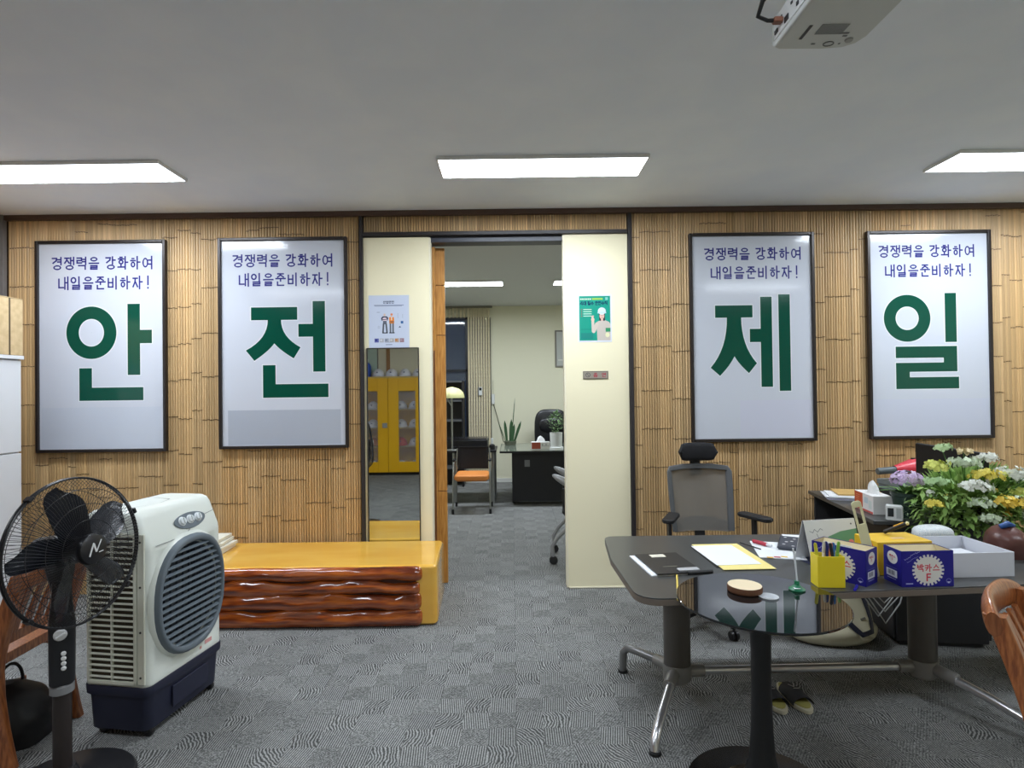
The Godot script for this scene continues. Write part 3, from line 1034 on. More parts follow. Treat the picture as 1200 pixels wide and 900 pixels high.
func bench() -> void:
	var t := thing("carved_bench", "long yellow lacquered bench with dark wavy carved wood along its front", "bench", Vector3(-1.475, 0, -4.04))
	var yellow := grain("bench_yellow", [rgb(230, 172, 64), rgb(238, 186, 80)], Vector3(0.4, 1.2, 1.4), 0.16, 0.01, 21)
	yellow.clearcoat_enabled = true
	yellow.clearcoat = 0.6
	yellow.clearcoat_roughness = 0.08
	var b := MB.new()
	var out := PackedVector2Array()
	for q in rounded(0.965, 0.315, 0.035, 4):
		out.append(Vector2(q.x - (0.03 * (0.5 - q.y / 0.63) if q.x > 0 else 0.0), q.y))
	b.prism(out, 0.0, 0.398, 0.022)
	part(t, "body", b, yellow)
	var brown := grain("bench_brown", [rgb(92, 34, 10), rgb(156, 72, 22), rgb(188, 100, 38), rgb(138, 58, 18)], Vector3(0.55, 5.5, 5.5), 0.14, 0.011, 22)
	brown.clearcoat_enabled = true
	brown.clearcoat = 1.0
	brown.clearcoat_roughness = 0.05
	part(t, "log_backing", boxed(Vector3(1.76, 0.36, 0.02), Vector3(-0.05, 0.19, 0.306), 0.004), mat("gap_shade_brown", rgb(62, 26, 12), 0.4), "dark brown sheet painted as shade in the gaps between the carved logs")  # dark sheet added over the yellow body so the log gaps look shaded
	var levels := [0.392, 0.303, 0.212, 0.112, 0.004]
	var ends := [0.868, 0.852, 0.862, 0.866]
	for i in 4:
		var f := FastNoiseLite.new()
		f.seed = 40 + i
		f.frequency = 2.1
		var sm := MB.new()
		var rings := []
		var x0 := -0.955
		var x1: float = ends[i]
		for s in 61:
			var u := s / 60.0
			var x := lerpf(x0, x1, 1.0 - pow(1.0 - u, 1.5))
			var near := clampf((x1 - x) / 0.045, 0.0, 1.0)
			var taper := sqrt(maxf(0.0, 1.0 - (1.0 - near) * (1.0 - near)))
			var hi: float = levels[i] + 0.032 * f.get_noise_2d(x, 3.0) * (0.25 if i == 0 else 1.0)
			var lo: float = levels[i + 1] + (0.026 * f.get_noise_2d(x, 60.0) if i < 3 else 0.0)
			var hh := (hi - lo) * 0.5 * (0.35 + 0.65 * taper)
			var yc := (hi + lo) * 0.5
			var deep := (0.038 + 0.012 * f.get_noise_2d(x, 120.0)) * maxf(taper, 0.12)
			var ring := PackedVector3Array()
			for k in 22:
				var a := TAU * k / 22.0
				# two shallow flutes run along each log
				var fl := 1.0 + 0.07 * cos(a * 5.0 + 1.3 * f.get_noise_2d(x, 200.0))
				ring.append(Vector3(x, yc + sin(a) * hh * (1.0 if absf(sin(a)) > 0.7 else fl), 0.305 + cos(a) * deep * fl + 0.012))
			rings.append(ring)
		sm.loft(rings, true, true, true)
		part(t, "carved_log", sm, brown, "dark brown wavy carved log")
	# loose sheets of white foam lying at its left end
	var st := mat("foam_white", rgb(222, 220, 206), 0.8)
	var labels := ["lowest white foam sheet at the bench's left end", "second white foam sheet from the bench top", "third white foam sheet from the bench top, poking out", "topmost white foam sheet of the pile behind the air cooler"]
	for i in 4:
		single("foam_sheet", labels[i], "foam sheet", boxed(Vector3(0.3, 0.024, 0.22), Vector3(0, 0.012, 0), 0.003), st, Vector3(-2.24 + [0.0, 0.012, -0.012, -0.03][i], 0.399 + i * 0.025, -4.14), [0.05, -0.04, 0.1, 0.0][i], "foam sheets on the bench")


func air_cooler() -> void:
	var t := thing("air_cooler", "white evaporative air cooler with oval grey grille and navy base", "air cooler", Vector3(-1.762, 0, -2.79), -0.154)
	var white := mat("cooler_white", rgb(226, 230, 222), 0.35)
	var rr := func(x0: float, x1: float, z: float, y: float, r: float) -> PackedVector3Array:
		var o := PackedVector3Array()
		for q in rounded((x1 - x0) * 0.5, z, r, 5):
			o.append(Vector3((x0 + x1) * 0.5 + q.x, y, q.y))
		return o
	var b := MB.new()
	b.loft([rr.call(-0.150, 0.150, 0.236, 0.222, 0.03), rr.call(-0.164, 0.166, 0.25, 0.236, 0.035), rr.call(-0.164, 0.166, 0.25, 0.25, 0.035), rr.call(-0.163, 0.166, 0.249, 0.84, 0.035), rr.call(-0.163, 0.163, 0.249, 0.865, 0.035),
		rr.call(-0.162, 0.116, 0.248, 0.982, 0.035), rr.call(-0.16, 0.102, 0.245, 1.004, 0.035), rr.call(-0.148, 0.084, 0.232, 1.016, 0.035), rr.call(-0.12, 0.05, 0.2, 1.02, 0.03)], true, true, true)
	# the shell with a real hollow behind the oval outlet
	var hull := CSGMesh3D.new()
	hull.name = "body"
	hull.mesh = b.mesh()
	hull.material = white
	t.add_child(hull)
	var bore := CSGCylinder3D.new()
	bore.name = "outlet_duct"
	bore.operation = CSGShape3D.OPERATION_SUBTRACTION
	bore.radius = 1.0
	bore.height = 0.26
	bore.sides = 48
	bore.material = mat("cooler_duct", rgb(84, 90, 98), 0.6)
	bore.transform = Transform3D(Basis(Vector3(0, 0.24, 0), Vector3(-1, 0, 0), Vector3(0, 0, 0.2)), Vector3(0.16, 0.585, 0))
	hull.add_child(bore)
	# a lid seam and the fold line along the sloping brow
	b = MB.new()
	b.tube([Vector3(-0.14, 1.0185, -0.1), Vector3(0.02, 1.0205, -0.06), Vector3(0.05, 1.0185, 0.05), Vector3(-0.02, 1.0195, 0.2)], 0.0014, 5)
	part(t, "seam", b, mat("cooler_seam", rgb(150, 152, 150), 0.6))
	b = MB.new()
	b.tube([Vector3(0.168, 0.858, 0.2), Vector3(0.168, 0.862, 0.02), Vector3(0.142, 0.925, -0.12), Vector3(0.138, 0.935, -0.22)], 0.0016, 5)
	part(t, "seam", b, mat("cooler_seam", rgb(150, 152, 150), 0.6))
	var navy := mat("cooler_navy", rgb(34, 37, 58), 0.5)
	b = MB.new()
	b.loft([rr.call(-0.13, 0.13, 0.215, 0.03, 0.04), rr.call(-0.15, 0.15, 0.235, 0.038, 0.04), rr.call(-0.156, 0.158, 0.243, 0.19, 0.04), rr.call(-0.166, 0.17, 0.254, 0.2, 0.04), rr.call(-0.168, 0.172, 0.256, 0.238, 0.04), rr.call(-0.16, 0.163, 0.247, 0.243, 0.04)], true, true, true)
	part(t, "base", b, navy)
	b = MB.new()
	b.box(Vector3(0.162, 0.125, -0.02), Vector3(0.008, 0.1, 0.24), 0.004)
	part(t, "tank_panel", b, navy)
	for sx in [-1, 1]:
		for sz in [-1, 1]:
			var c := MB.new()
			c.box(Vector3(sx * 0.115, 0.03, sz * 0.2), Vector3(0.03, 0.02, 0.03), 0.003)
			c.xf = Transform3D(Basis(Vector3.RIGHT, PI / 2), Vector3(sx * 0.115 + 0.012, 0.0225, sz * 0.2))
			c.lathe([Vector2(0, -0.011), Vector2(0.018, -0.011), Vector2(0.0225, -0.007), Vector2(0.0225, 0.007), Vector2(0.018, 0.011), Vector2(0, 0.011)], 16)
			part(t, "caster", c, mat("caster_black", rgb(30, 30, 32), 0.4))
	# oval outlet: white lip, grey rim, dark well, louvres
	var oval := func(x: float, hz: float, hy: float) -> PackedVector3Array:
		var o := PackedVector3Array()
		for k in 40:
			var a := TAU * k / 40.0
			var cz := cos(a)
			var sy := sin(a)
			o.append(Vector3(x, 0.585 + signf(sy) * pow(absf(sy), 0.88) * hy, 0.0 + signf(cz) * pow(absf(cz), 0.88) * hz))
		return o
	b = MB.new()
	b.loft([oval.call(0.16, 0.243, 0.292), oval.call(0.176, 0.238, 0.287), oval.call(0.183, 0.228, 0.277)], true, false)
	part(t, "outlet_lip", b, white)
	var grey := mat("cooler_grey", rgb(104, 114, 122), 0.45)
	b = MB.new()
	b.loft([oval.call(0.176, 0.231, 0.28), oval.call(0.2, 0.226, 0.275), oval.call(0.207, 0.216, 0.265), oval.call(0.206, 0.209, 0.25), oval.call(0.197, 0.203, 0.243), oval.call(0.172, 0.2, 0.24)], true, false)
	part(t, "outlet_rim", b, grey)
	for i in 9:
		var z := -0.16 + i * 0.04
		var hy := 0.222 * sqrt(maxf(0.02, 1.0 - pow(absf(z) / 0.19, 2.2)))
		part(t, "vane", boxed(Vector3(0.012, hy * 2, 0.004), Vector3(0.172, 0.585, z), 0.001), mat("cooler_vane", rgb(70, 76, 84), 0.6))
	for i in 15:
		var y := -0.217 + i * 0.031
		var hz := 0.204 * pow(maxf(0.01, 1.0 - pow(absf(y) / 0.246, 2.25)), 0.45)
		var s := MB.new()
		s.box(Vector3(0.192, 0.585 + y, 0), Vector3(0.02, 0.0065, hz * 2), 0.002, Basis(Vector3.BACK, -0.35))
		part(t, "louvre", s, grey)
	# warning sticker on the lower right of the lip
	part(t, "sticker", boxed(Vector3(0.0012, 0.02, 0.05), Vector3(0.1672, 0.285, -0.14), 0.0003), mat("sticker_pink", rgb(222, 160, 156), 0.5))
	part(t, "sticker", boxed(Vector3(0.0012, 0.014, 0.014), Vector3(0.1672, 0.272, -0.085), 0.0003), mat("sticker_red", rgb(206, 150, 140), 0.5))
	# control pad on the sloping brow
	var slope := Transform3D(Basis(Vector3.BACK, atan2(0.047, 0.117)), Vector3(0.1425, 0.925, -0.045))
	b = MB.new()
	b.xf = slope * Transform3D(Basis(Vector3.BACK, -PI / 2), Vector3.ZERO)
	var pad := PackedVector2Array()
	for k in 28:
		var a := TAU * k / 28.0
		pad.append(Vector2(-0.036 * sin(a) * (1.0 if sin(a) > 0 else 1.25) , 0.105 * signf(cos(a)) * pow(absf(cos(a)), 1.15)))
	b.prism(pad, -0.002, 0.004, 0.002)
	part(t, "control_pad", b, grey)
	for i in 3:
		var k := MB.new()
		k.xf = slope * Transform3D(Basis(Vector3.BACK, -PI / 2), Vector3(0, 0, 0.056 - i * 0.054))
		k.lathe([Vector2(0.023, 0.003), Vector2(0.023, 0.006), Vector2(0.018, 0.008), Vector2(0.017, 0.016), Vector2(0.013, 0.018), Vector2(0, 0.018)], 22)
		k.box(Vector3(0, 0.02, 0), Vector3(0.03, 0.008, 0.008), 0.002)
		part(t, "knob", k, mat("knob_white", rgb(216, 220, 222), 0.4))
	# intake on the side that faces the fan: frame, slats, dark pad behind, screwed pillar
	var off := mat("cooler_cream", rgb(214, 214, 198), 0.45)
	b = MB.new()
	for s in [[-0.124, 0.014], [-0.006, 0.008], [0.112, 0.014]]:
		b.box(Vector3(s[0], 0.59, 0.256), Vector3(s[1], 0.67, 0.016), 0.002)
	for y in [0.262, 0.918]:
		b.box(Vector3(-0.006, y, 0.256), Vector3(0.25, 0.016, 0.016), 0.002)
	part(t, "intake_frame", b, off)
	part(t, "intake_pad", boxed(Vector3(0.236, 0.65, 0.004), Vector3(-0.006, 0.59, 0.2505), 0.0), grain("pad_dark", [rgb(30, 26, 20), rgb(84, 74, 58), rgb(34, 30, 24)], Vector3(14, 14, 14), 0.9, 0.09, 4))
	for i in 25:
		part(t, "slat", boxed(Vector3(0.224, 0.006, 0.013), Vector3(-0.006, 0.285 + i * 0.0253, 0.2585), 0.0015), off)
	part(t, "pillar", boxed(Vector3(0.036, 0.67, 0.012), Vector3(0.139, 0.59, 0.2535), 0.004), off)
	for i in 4:
		var k := MB.new()
		k.xf = Transform3D(Basis(Vector3.RIGHT, PI / 2), Vector3(0.139, 0.29 + i * 0.2, 0.2595))
		k.lathe([Vector2(0.005, 0), Vector2(0.005, 0.002), Vector2(0, 0.003)], 10)
		part(t, "screw", k, mat("screw_dark", rgb(70, 70, 66), 0.4, 0.6))


func pedestal_fan() -> void:
	var t := thing("pedestal_fan", "black pedestal fan with five blades and white knob, in front of the air cooler", "fan", Vector3(-1.775, 0, -2.215), deg_to_rad(80))
	var black := mat("fan_black", rgb(26, 26, 30), 0.3)
	var satin := mat("fan_satin", rgb(34, 34, 37), 0.42)
	var b := MB.new()
	b.lathe([Vector2(0, 0.0), Vector2(0.235, 0.0), Vector2(0.245, 0.012), Vector2(0.235, 0.026), Vector2(0.15, 0.04), Vector2(0.06, 0.062), Vector2(0.042, 0.1), Vector2(0.0, 0.1)], 40)
	part(t, "base", b, satin)
	b = MB.new()
	b.tube([Vector3(0, 0.08, 0), Vector3(0, 0.43, 0)], 0.031, 16)
	part(t, "pole", b, mat("pole_brown", rgb(42, 34, 32), 0.4))
	b = MB.new()
	b.lathe([Vector2(0.033, 0.388), Vector2(0.04, 0.392), Vector2(0.04, 0.42), Vector2(0.033, 0.426)], 20)
	part(t, "collar", b, mat("collar_grey", rgb(150, 150, 152), 0.3, 0.5))
	var face := Transform3D(Basis(Vector3.UP, deg_to_rad(-40)), Vector3.ZERO)
	b = MB.new()
	b.xf = face
	b.loft([ring_xz(0.036, 0.034, 0.426, 0.02), ring_xz(0.041, 0.04, 0.436, 0.02), ring_xz(0.043, 0.042, 0.66, 0.02), ring_xz(0.04, 0.038, 0.69, 0.02), ring_xz(0.034, 0.034, 0.74, 0.016), ring_xz(0.03, 0.03, 0.83, 0.016)], true, true, true)
	part(t, "control_column", b, black)
	var knob := MB.new()
	knob.xf = face * Transform3D(Basis(Vector3.RIGHT, PI / 2), Vector3(-0.006, 0.627, 0.04))
	knob.lathe([Vector2(0.022, 0), Vector2(0.022, 0.006), Vector2(0.018, 0.014), Vector2(0, 0.014)], 20)
	knob.box(Vector3(0, 0.017, 0), Vector3(0.034, 0.01, 0.008), 0.002, Basis(Vector3.UP, 0.5))
	part(t, "knob", knob, mat("fan_white", rgb(214, 214, 214), 0.4), "white timer knob")
	for i in 4:
		var k := MB.new()
		k.xf = face * Transform3D(Basis(Vector3.RIGHT, PI / 2), Vector3(0.004, 0.553 - i * 0.019, 0.041))
		k.lathe([Vector2(0.0085, 0), Vector2(0.0085, 0.005), Vector2(0.006, 0.008), Vector2(0, 0.0085)], 14)
		part(t, "button", k, mat("fan_white", rgb(214, 214, 214), 0.4), "white speed button")
	# the head: tilted a little upwards, axis along local +z
	var head := Transform3D(Basis(Vector3.RIGHT, deg_to_rad(-6)), Vector3(0, 0.945, 0.075))
	b = MB.new()
	b.xf = head * Transform3D(Basis(Vector3.RIGHT, PI / 2), Vector3(0, 0, 0))
	b.lathe([Vector2(0, -0.2), Vector2(0.045, -0.195), Vector2(0.062, -0.17), Vector2(0.066, -0.08), Vector2(0.06, -0.06), Vector2(0.0, -0.06)], 24)
	part(t, "motor_housing", b, black)
	b = MB.new()
	b.tube([Vector3(0, 0.78, 0), Vector3(0, 0.86, -0.03), Vector3(0, 0.93, -0.05)], 0.03, 12)
	part(t, "neck", b, black)
	b = MB.new()
	b.xf = head
	b.ringtube(Vector3.ZERO, Vector3(0.28, 0, 0), Vector3(0, 0.28, 0), 0.0042, 72, 8)
	b.ringtube(Vector3(0, 0, -0.012), Vector3(0.281, 0, 0), Vector3(0, 0.281, 0), 0.004, 72, 6)
	for a in [0.35, 2.2, 3.9, 5.5]:
		b.box(Vector3(cos(a) * 0.284, sin(a) * 0.284, 0), Vector3(0.014, 0.024, 0.03), 0.003, Basis(Vector3.BACK, a))
	part(t, "guard_rim", b, black)
	for side in [1.0, -1.0]:
		b = MB.new()
		b.xf = head
		for i in 112:
			var a := TAU * i / 112.0
			var pts := []
			for k in 8:
				var u := k / 7.0
				var r := lerpf(0.055, 0.28, u)
				var an: float = a + side * 0.3 * (1.0 - u) * (1.0 - u)
				pts.append(Vector3(cos(an) * r, sin(an) * r, side * 0.062 * sqrt(maxf(0.0, 1.0 - pow(u, 3.2))) + 0.001))
			b.tube(pts, 0.00095, 4, false)
		for r in [0.115, 0.175, 0.235]:
			b.ringtube(Vector3(0, 0, side * 0.061 * sqrt(1.0 - pow((r - 0.055) / 0.225, 3.2))), Vector3(r, 0, 0), Vector3(0, r, 0), 0.0014, 60, 4)
		part(t, "guard_grille", b, black)
	b = MB.new()
	b.xf = head * Transform3D(Basis(Vector3.RIGHT, PI / 2), Vector3.ZERO)
	b.lathe([Vector2(0.058, 0.052), Vector2(0.06, 0.064), Vector2(0.056, 0.074), Vector2(0.04, 0.079), Vector2(0, 0.08)], 28)
	part(t, "badge", b, black)
	b = MB.new()
	b.xf = head
	b.bar(Vector3(-0.026, -0.024, 0.08), Vector3(-0.004, 0.024, 0.081), 0.007, 0.0016, 0.0005, Vector3.BACK)
	b.bar(Vector3(-0.004, 0.02, 0.081), Vector3(0.004, -0.012, 0.081), 0.008, 0.0016, 0.0005, Vector3.BACK)
	b.bar(Vector3(0.004, -0.012, 0.081), Vector3(0.03, 0.03, 0.08), 0.005, 0.0016, 0.0005, Vector3.BACK)
	b.bar(Vector3(0.014, -0.016, 0.081), Vector3(0.034, -0.014, 0.081), 0.003, 0.0016, 0.0005, Vector3.BACK)
	part(t, "badge_mark", b, mat("fan_white", rgb(214, 214, 214), 0.4), "white swoosh mark")
	b = MB.new()
	b.xf = head * Transform3D(Basis(Vector3.RIGHT, PI / 2), Vector3.ZERO)
	b.lathe([Vector2(0, -0.055), Vector2(0.045, -0.05), Vector2(0.05, 0.0), Vector2(0.046, 0.035), Vector2(0.03, 0.045), Vector2(0, 0.047)], 24)
	part(t, "blade_hub", b, black)
	for i in 5:
		var blade := MB.new()
		blade.xf = head * Transform3D(Basis(Vector3.BACK, TAU * i / 5.0 + 0.32), Vector3.ZERO)
		var rows := []
		for k in 13:
			var u := k / 12.0
			var r := lerpf(0.035, 0.245, u)
			var half := lerpf(0.03, 0.066, sqrt(u)) * (1.0 if u < 0.62 else sqrt(maxf(0.02, 1.0 - pow((u - 0.62) / 0.385, 2.4))))
			var pitch := lerpf(0.75, 0.34, u)
			var row := PackedVector3Array()
			for q in 7:
				var s := q / 3.0 - 1.0
				row.append(Vector3(r + 0.012 * s * u, half * s + 0.045 * u, -sin(pitch) * half * s - 0.006 * (1.0 - s * s)))
			for q in 7:
				var s := 1.0 - q / 3.0
				row.append(Vector3(r + 0.012 * s * u, half * s + 0.045 * u, -sin(pitch) * half * s - 0.006 * (1.0 - s * s) - 0.003))
			rows.append(row)
		blade.loft(rows, true, true)
		part(t, "blade", blade, mat("blade_black", rgb(30, 32, 40), 0.22))


func ring_xz(hx: float, hz: float, y: float, r: float) -> PackedVector3Array:
	var o := PackedVector3Array()
	for q in rounded(hx, hz, r, 4):
		o.append(Vector3(q.x, y, q.y))
	return o


func wooden_chairs() -> void:
	var wood := grain("chair_wood", [rgb(124, 66, 32), rgb(158, 92, 48), rgb(178, 110, 62)], Vector3(9, 1.4, 9), 0.3, 0.03, 33)
	wood.clearcoat_enabled = true
	wood.clearcoat = 0.5
	wood.clearcoat_roughness = 0.15
	var t := thing("wooden_chair", "reddish-brown wooden chair with slatted back, cut by the photo's right edge", "chair", Vector3(1.90, 0, -1.735), deg_to_rad(41), "slat-back wooden chairs")
	var post := func(h: float) -> float: return -0.19 - 0.13 * pow(maxf(0.0, h - 0.4) / 0.45, 1.35) - 0.06 * pow(maxf(0.0, 0.4 - h) / 0.4, 1.6)
	for s in [-1.0, 1.0]:
		var b := MB.new()
		var rings := []
		for k in 17:
			var h := k / 16.0 * 0.80
			var z: float = post.call(h)
			var ring := PackedVector3Array()
			var wd := 0.019 + (0.004 if h > 0.35 else 0.0)
			for q in rounded(wd, 0.03, 0.01, 3):
				ring.append(Vector3(s * 0.188 + q.x, h, z + q.y))
			rings.append(ring)
		b.loft(rings, true, true, true)
		part(t, "back_post", b, wood)
		b = MB.new()
		b.loft([ring_at(s * 0.185, 0.17, 0.0, 0.016), ring_at(s * 0.185, 0.17, 0.3, 0.02), ring_at(s * 0.185, 0.17, 0.415, 0.022)], true, true, true)
		part(t, "leg", b, wood)
		part(t, "side_rail", boxed(Vector3(0.022, 0.055, 0.34), Vector3(s * 0.187, 0.385, -0.01), 0.004), wood)
	var b := MB.new()
	var rings := []
	for k in 13:
		var u := k / 6.0 - 1.0
		var ring := PackedVector3Array()
		var zc: float = post.call(0.82) - 0.035 * (1.0 - u * u) + 0.006
		var top := 0.842 - 0.03 * pow(absf(u), 4.0)
		for q in 14:
			var a := TAU * q / 14.0
			ring.append(Vector3(u * 0.212, lerpf(0.735, top, 0.5) + sin(a) * (top - 0.735) * 0.5, zc + 0.022 * cos(a) - 0.05 * (lerpf(0.735, top, 0.5 + 0.5 * sin(a)) - 0.8)))
		rings.append(ring)
	b.loft(rings, true, true, true)
	part(t, "crest_rail", b, wood)
	for h in [0.52, 0.435]:
		part(t, "cross_rail", boxed(Vector3(0.355, 0.045, 0.022), Vector3(0, h, post.call(h)), 0.004), wood)
	for i in 5:
		var x := -0.126 + i * 0.063
		var s := MB.new()
		var rows := []
		for k in 7:
			var h := lerpf(0.535, 0.75, k / 6.0)
			var ring := PackedVector3Array()
			for q in rounded(0.018, 0.007, 0.004, 2):
				ring.append(Vector3(x + q.x, h, post.call(h) + q.y - 0.02 * (1.0 - pow(x / 0.2, 2)) * (h - 0.53) / 0.22))
			rows.append(ring)
		s.loft(rows, true, true, true)
		part(t, "slat", s, wood)
	b = MB.new()
	b.prism(rounded(0.215, 0.205, 0.05, 5), 0.412, 0.447, 0.012)
	part(t, "seat", b, wood)
	part(t, "front_rail", boxed(Vector3(0.34, 0.055, 0.022), Vector3(0, 0.385, 0.175), 0.004), wood)
	part(t, "stretcher", boxed(Vector3(0.36, 0.022, 0.016), Vector3(0, 0.2, -0.02), 0.004), wood)
	copy_of(t, "brown slatted wooden chair in shade behind the pedestal fan, left photo edge", Vector3(-2.37, 0, -2.54), deg_to_rad(-88), "slat-back wooden chairs")


func black_bag() -> void:
	var t := thing("black_bag", "slack black bag on the floor under the left wooden chair", "bag", Vector3(-2.31, 0, -2.56))
	var f := FastNoiseLite.new()
	f.seed = 5
	f.frequency = 6.0
	var b := MB.new()
	var rows := []
	for j in 12:
		var v := j / 11.0
		var k := pow(maxf(0.015, 1.0 - pow(absf(v - 0.3) / 0.71, 2.4)), 0.5)
		var row := PackedVector3Array()
		for i in 26:
			var a := TAU * i / 26.0
			var q := Vector3(cos(a) * 0.19 * k, 0.003 + v * 0.25, sin(a) * 0.155 * k)
			row.append(q + Vector3(q.x, 0, q.z).normalized() * 0.025 * f.get_noise_3dv(q * 2.0) * k)
		rows.append(row)
	b.loft(rows, true, true, true)
	part(t, "sack", b, mat("bag_black", rgb(24, 24, 26), 0.55))
	b = MB.new()
	b.ringtube(Vector3(0.02, 0.235, 0), Vector3(0, 0, 0.07), Vector3(0, 0.1, 0), 0.007, 16, 6, PI)
	part(t, "strap", b, mat("bag_black", rgb(24, 24, 26), 0.55))


func ring_at(x: float, z: float, y: float, h: float) -> PackedVector3Array:
	var o := PackedVector3Array()
	for q in rounded(h, h, h * 0.4, 3):
		o.append(Vector3(x + q.x, y, z + q.y))
	return o


func left_cabinet() -> void:
	var white := mat("cabinet_white", rgb(214, 216, 220), 0.45)
	var t := thing("storage_cabinet", "tall white cabinet along the left wall", "cabinet", Vector3(-3.67, 0, -3.3))
	part(t, "body", boxed(Vector3(0.54, 1.80, 1.2), Vector3(-0.015, 0.9, 0), 0.004), white)
	part(t, "top", boxed(Vector3(0.58, 0.026, 1.21), Vector3(0.0, 1.813, 0), 0.003), white)
	for q in [[0.04, 1.155], [1.165, 1.795]]:
		for s in [-1, 1]:
			var d := part(t, "door", boxed(Vector3(0.02, q[1] - q[0], 0.592), Vector3(0.266, (q[0] + q[1]) * 0.5, s * 0.299), 0.003), white)
			part(d, "handle", boxed(Vector3(0.014, 0.1, 0.012), Vector3(0.283, (q[0] + q[1]) * 0.5, s * 0.04), 0.003), mat("handle_chrome", rgb(190, 192, 196), 0.25, 1.0))
	var card := grain("cardboard", [rgb(186, 162, 122), rgb(200, 176, 136)], Vector3(3, 3, 3), 0.85, 0.02, 6)
	var c := thing("cardboard_box", "tan cardboard box with dark tape seam on top of white cabinet", "box", Vector3(-3.655, 1.826, -3.6))
	part(c, "carton", boxed(Vector3(0.55, 0.385, 0.59), Vector3(0, 0.1925, 0), 0.003), card)
	part(c, "flap", boxed(Vector3(0.552, 0.005, 0.29), Vector3(0, 0.3885, -0.148), 0.001), card)
	part(c, "flap", boxed(Vector3(0.552, 0.005, 0.29), Vector3(0, 0.3885, 0.148), 0.001), card)
	part(c, "tape", boxed(Vector3(0.002, 0.385, 0.012), Vector3(0.2755, 0.193, -0.19), 0.0005), mat("tape_dark", rgb(84, 70, 50), 0.5))


func work_desk() -> void:
	var t := thing("work_desk", "long dark grey desk with round posts and chrome feet", "desk", Vector3(1.41, 0, -2.84))
	var top := mat("desk_grey", rgb(70, 71, 70), 0.3)
	var out := PackedVector2Array()
	# outline in world x, z; corners are rounded
	var c := [Vector2(0.497, -2.30), Vector2(2.58, -2.445), Vector2(2.58, -3.283), Vector2(0.52, -3.285)]
	var rad := [0.13, 0.1, 0.07, 0.07]
	for i in 4:
		var p: Vector2 = c[i]
		var a: Vector2 = (c[(i + 3) % 4] - p).normalized()
		var b: Vector2 = (c[(i + 1) % 4] - p).normalized()
		for k in 7:
			out.append(bez(p + a * rad[i], p, p + b * rad[i], k / 6.0) - Vector2(1.41, -2.84))
		if i == 3:
			# the left end bows outwards a little
			out.append(Vector2(0.487, -2.85) - Vector2(1.41, -2.84))
	var m := MB.new()
	m.prism(out, 0.684, 0.69, 0.002)
	part(t, "top", m, top)
	m = MB.new()
	m.prism(out, 0.657, 0.6838, 0.003)
	part(t, "edge_band", m, mat("desk_edge", rgb(112, 102, 92), 0.4), "brownish edge band")
	var post := mat("desk_post", rgb(92, 88, 83), 0.35, 0.1)
	var cast := mat("desk_cast", rgb(150, 148, 144), 0.35, 0.3)
	var chrome := mat("chrome", rgb(222, 222, 224), 0.28, 0.9)
	for s in [[-0.61, 0.04, -1.0], [0.62, 0.02, 1.0]]:
		var o := Vector3(s[0], 0, s[1])
		var sd: float = s[2]
		m = MB.new()
		m.loft([oval_y(o, 0.066, 0.05, 0.17), oval_y(o, 0.066, 0.05, 0.655)], true, true, true)
		part(t, "post", m, post)
		m = MB.new()
		m.loft([oval_y(o, 0.05, 0.04, 0.095), oval_y(o, 0.07, 0.056, 0.115), oval_y(o, 0.07, 0.056, 0.185)], true, true, true)
		m.tube([o + Vector3(sd * 0.03, 0.15, 0.04), o + Vector3(sd * 0.075, 0.138, 0.12)], 0.03, 14)
		m.tube([o + Vector3(sd * 0.03, 0.155, -0.04), o + Vector3(sd * 0.075, 0.15, -0.12)], 0.028, 14)
		m.tube([o + Vector3(-sd * 0.04, 0.15, 0), o + Vector3(-sd * 0.13, 0.15, 0)], 0.03, 14)
		part(t, "hub", m, cast)
		m = MB.new()
		m.tube([o + Vector3(sd * 0.06, 0.141, 0.1), o + Vector3(sd * 0.13, 0.115, 0.24), o + Vector3(sd * 0.185, 0.085, 0.345), o + Vector3(sd * 0.21, 0.05, 0.39), o + Vector3(sd * 0.214, 0.012, 0.4)], [0.021, 0.021, 0.021, 0.021, 0.02], 14)
		var f1 := part(t, "foot", m, chrome)
		m = MB.new()
		m.lathe([Vector2(0.0, 0.0), Vector2(0.026, 0.0), Vector2(0.026, 0.012), Vector2(0.0, 0.016)], 14, o + Vector3(sd * 0.214, 0, 0.4))
		part(f1, "glide", m, mat("rubber_black", rgb(24, 24, 24), 0.7))
		m = MB.new()
		m.tube([o + Vector3(sd * 0.06, 0.152, -0.1), o + Vector3(sd * 0.15, 0.15, -0.21), o + Vector3(sd * 0.19, 0.142, -0.265), o + Vector3(sd * 0.21, 0.11, -0.29), o + Vector3(sd * 0.214, 0.012, -0.295)], [0.021, 0.021, 0.021, 0.021, 0.02], 14)
		var f2 := part(t, "foot", m, mat("foot_grey", rgb(132, 132, 132), 0.32, 0.5))
		m = MB.new()
		m.lathe([Vector2(0.0, 0.0), Vector2(0.026, 0.0), Vector2(0.026, 0.012), Vector2(0.0, 0.016)], 14, o + Vector3(sd * 0.214, 0, -0.295))
		part(f2, "glide", m, mat("rubber_black", rgb(24, 24, 24), 0.7))
	m = MB.new()
	m.tube([Vector3(-0.5, 0.15, 0.037), Vector3(0.51, 0.15, 0.022)], 0.02, 16)
	part(t, "stretcher", m, chrome)


func oval_y(o: Vector3, rx: float, rz: float, y: float) -> PackedVector3Array:
	var r := PackedVector3Array()
	for k in 24:
		var a := TAU * k / 24.0
		r.append(Vector3(o.x + rx * cos(a), y, o.z + rz * sin(a)))
	return r


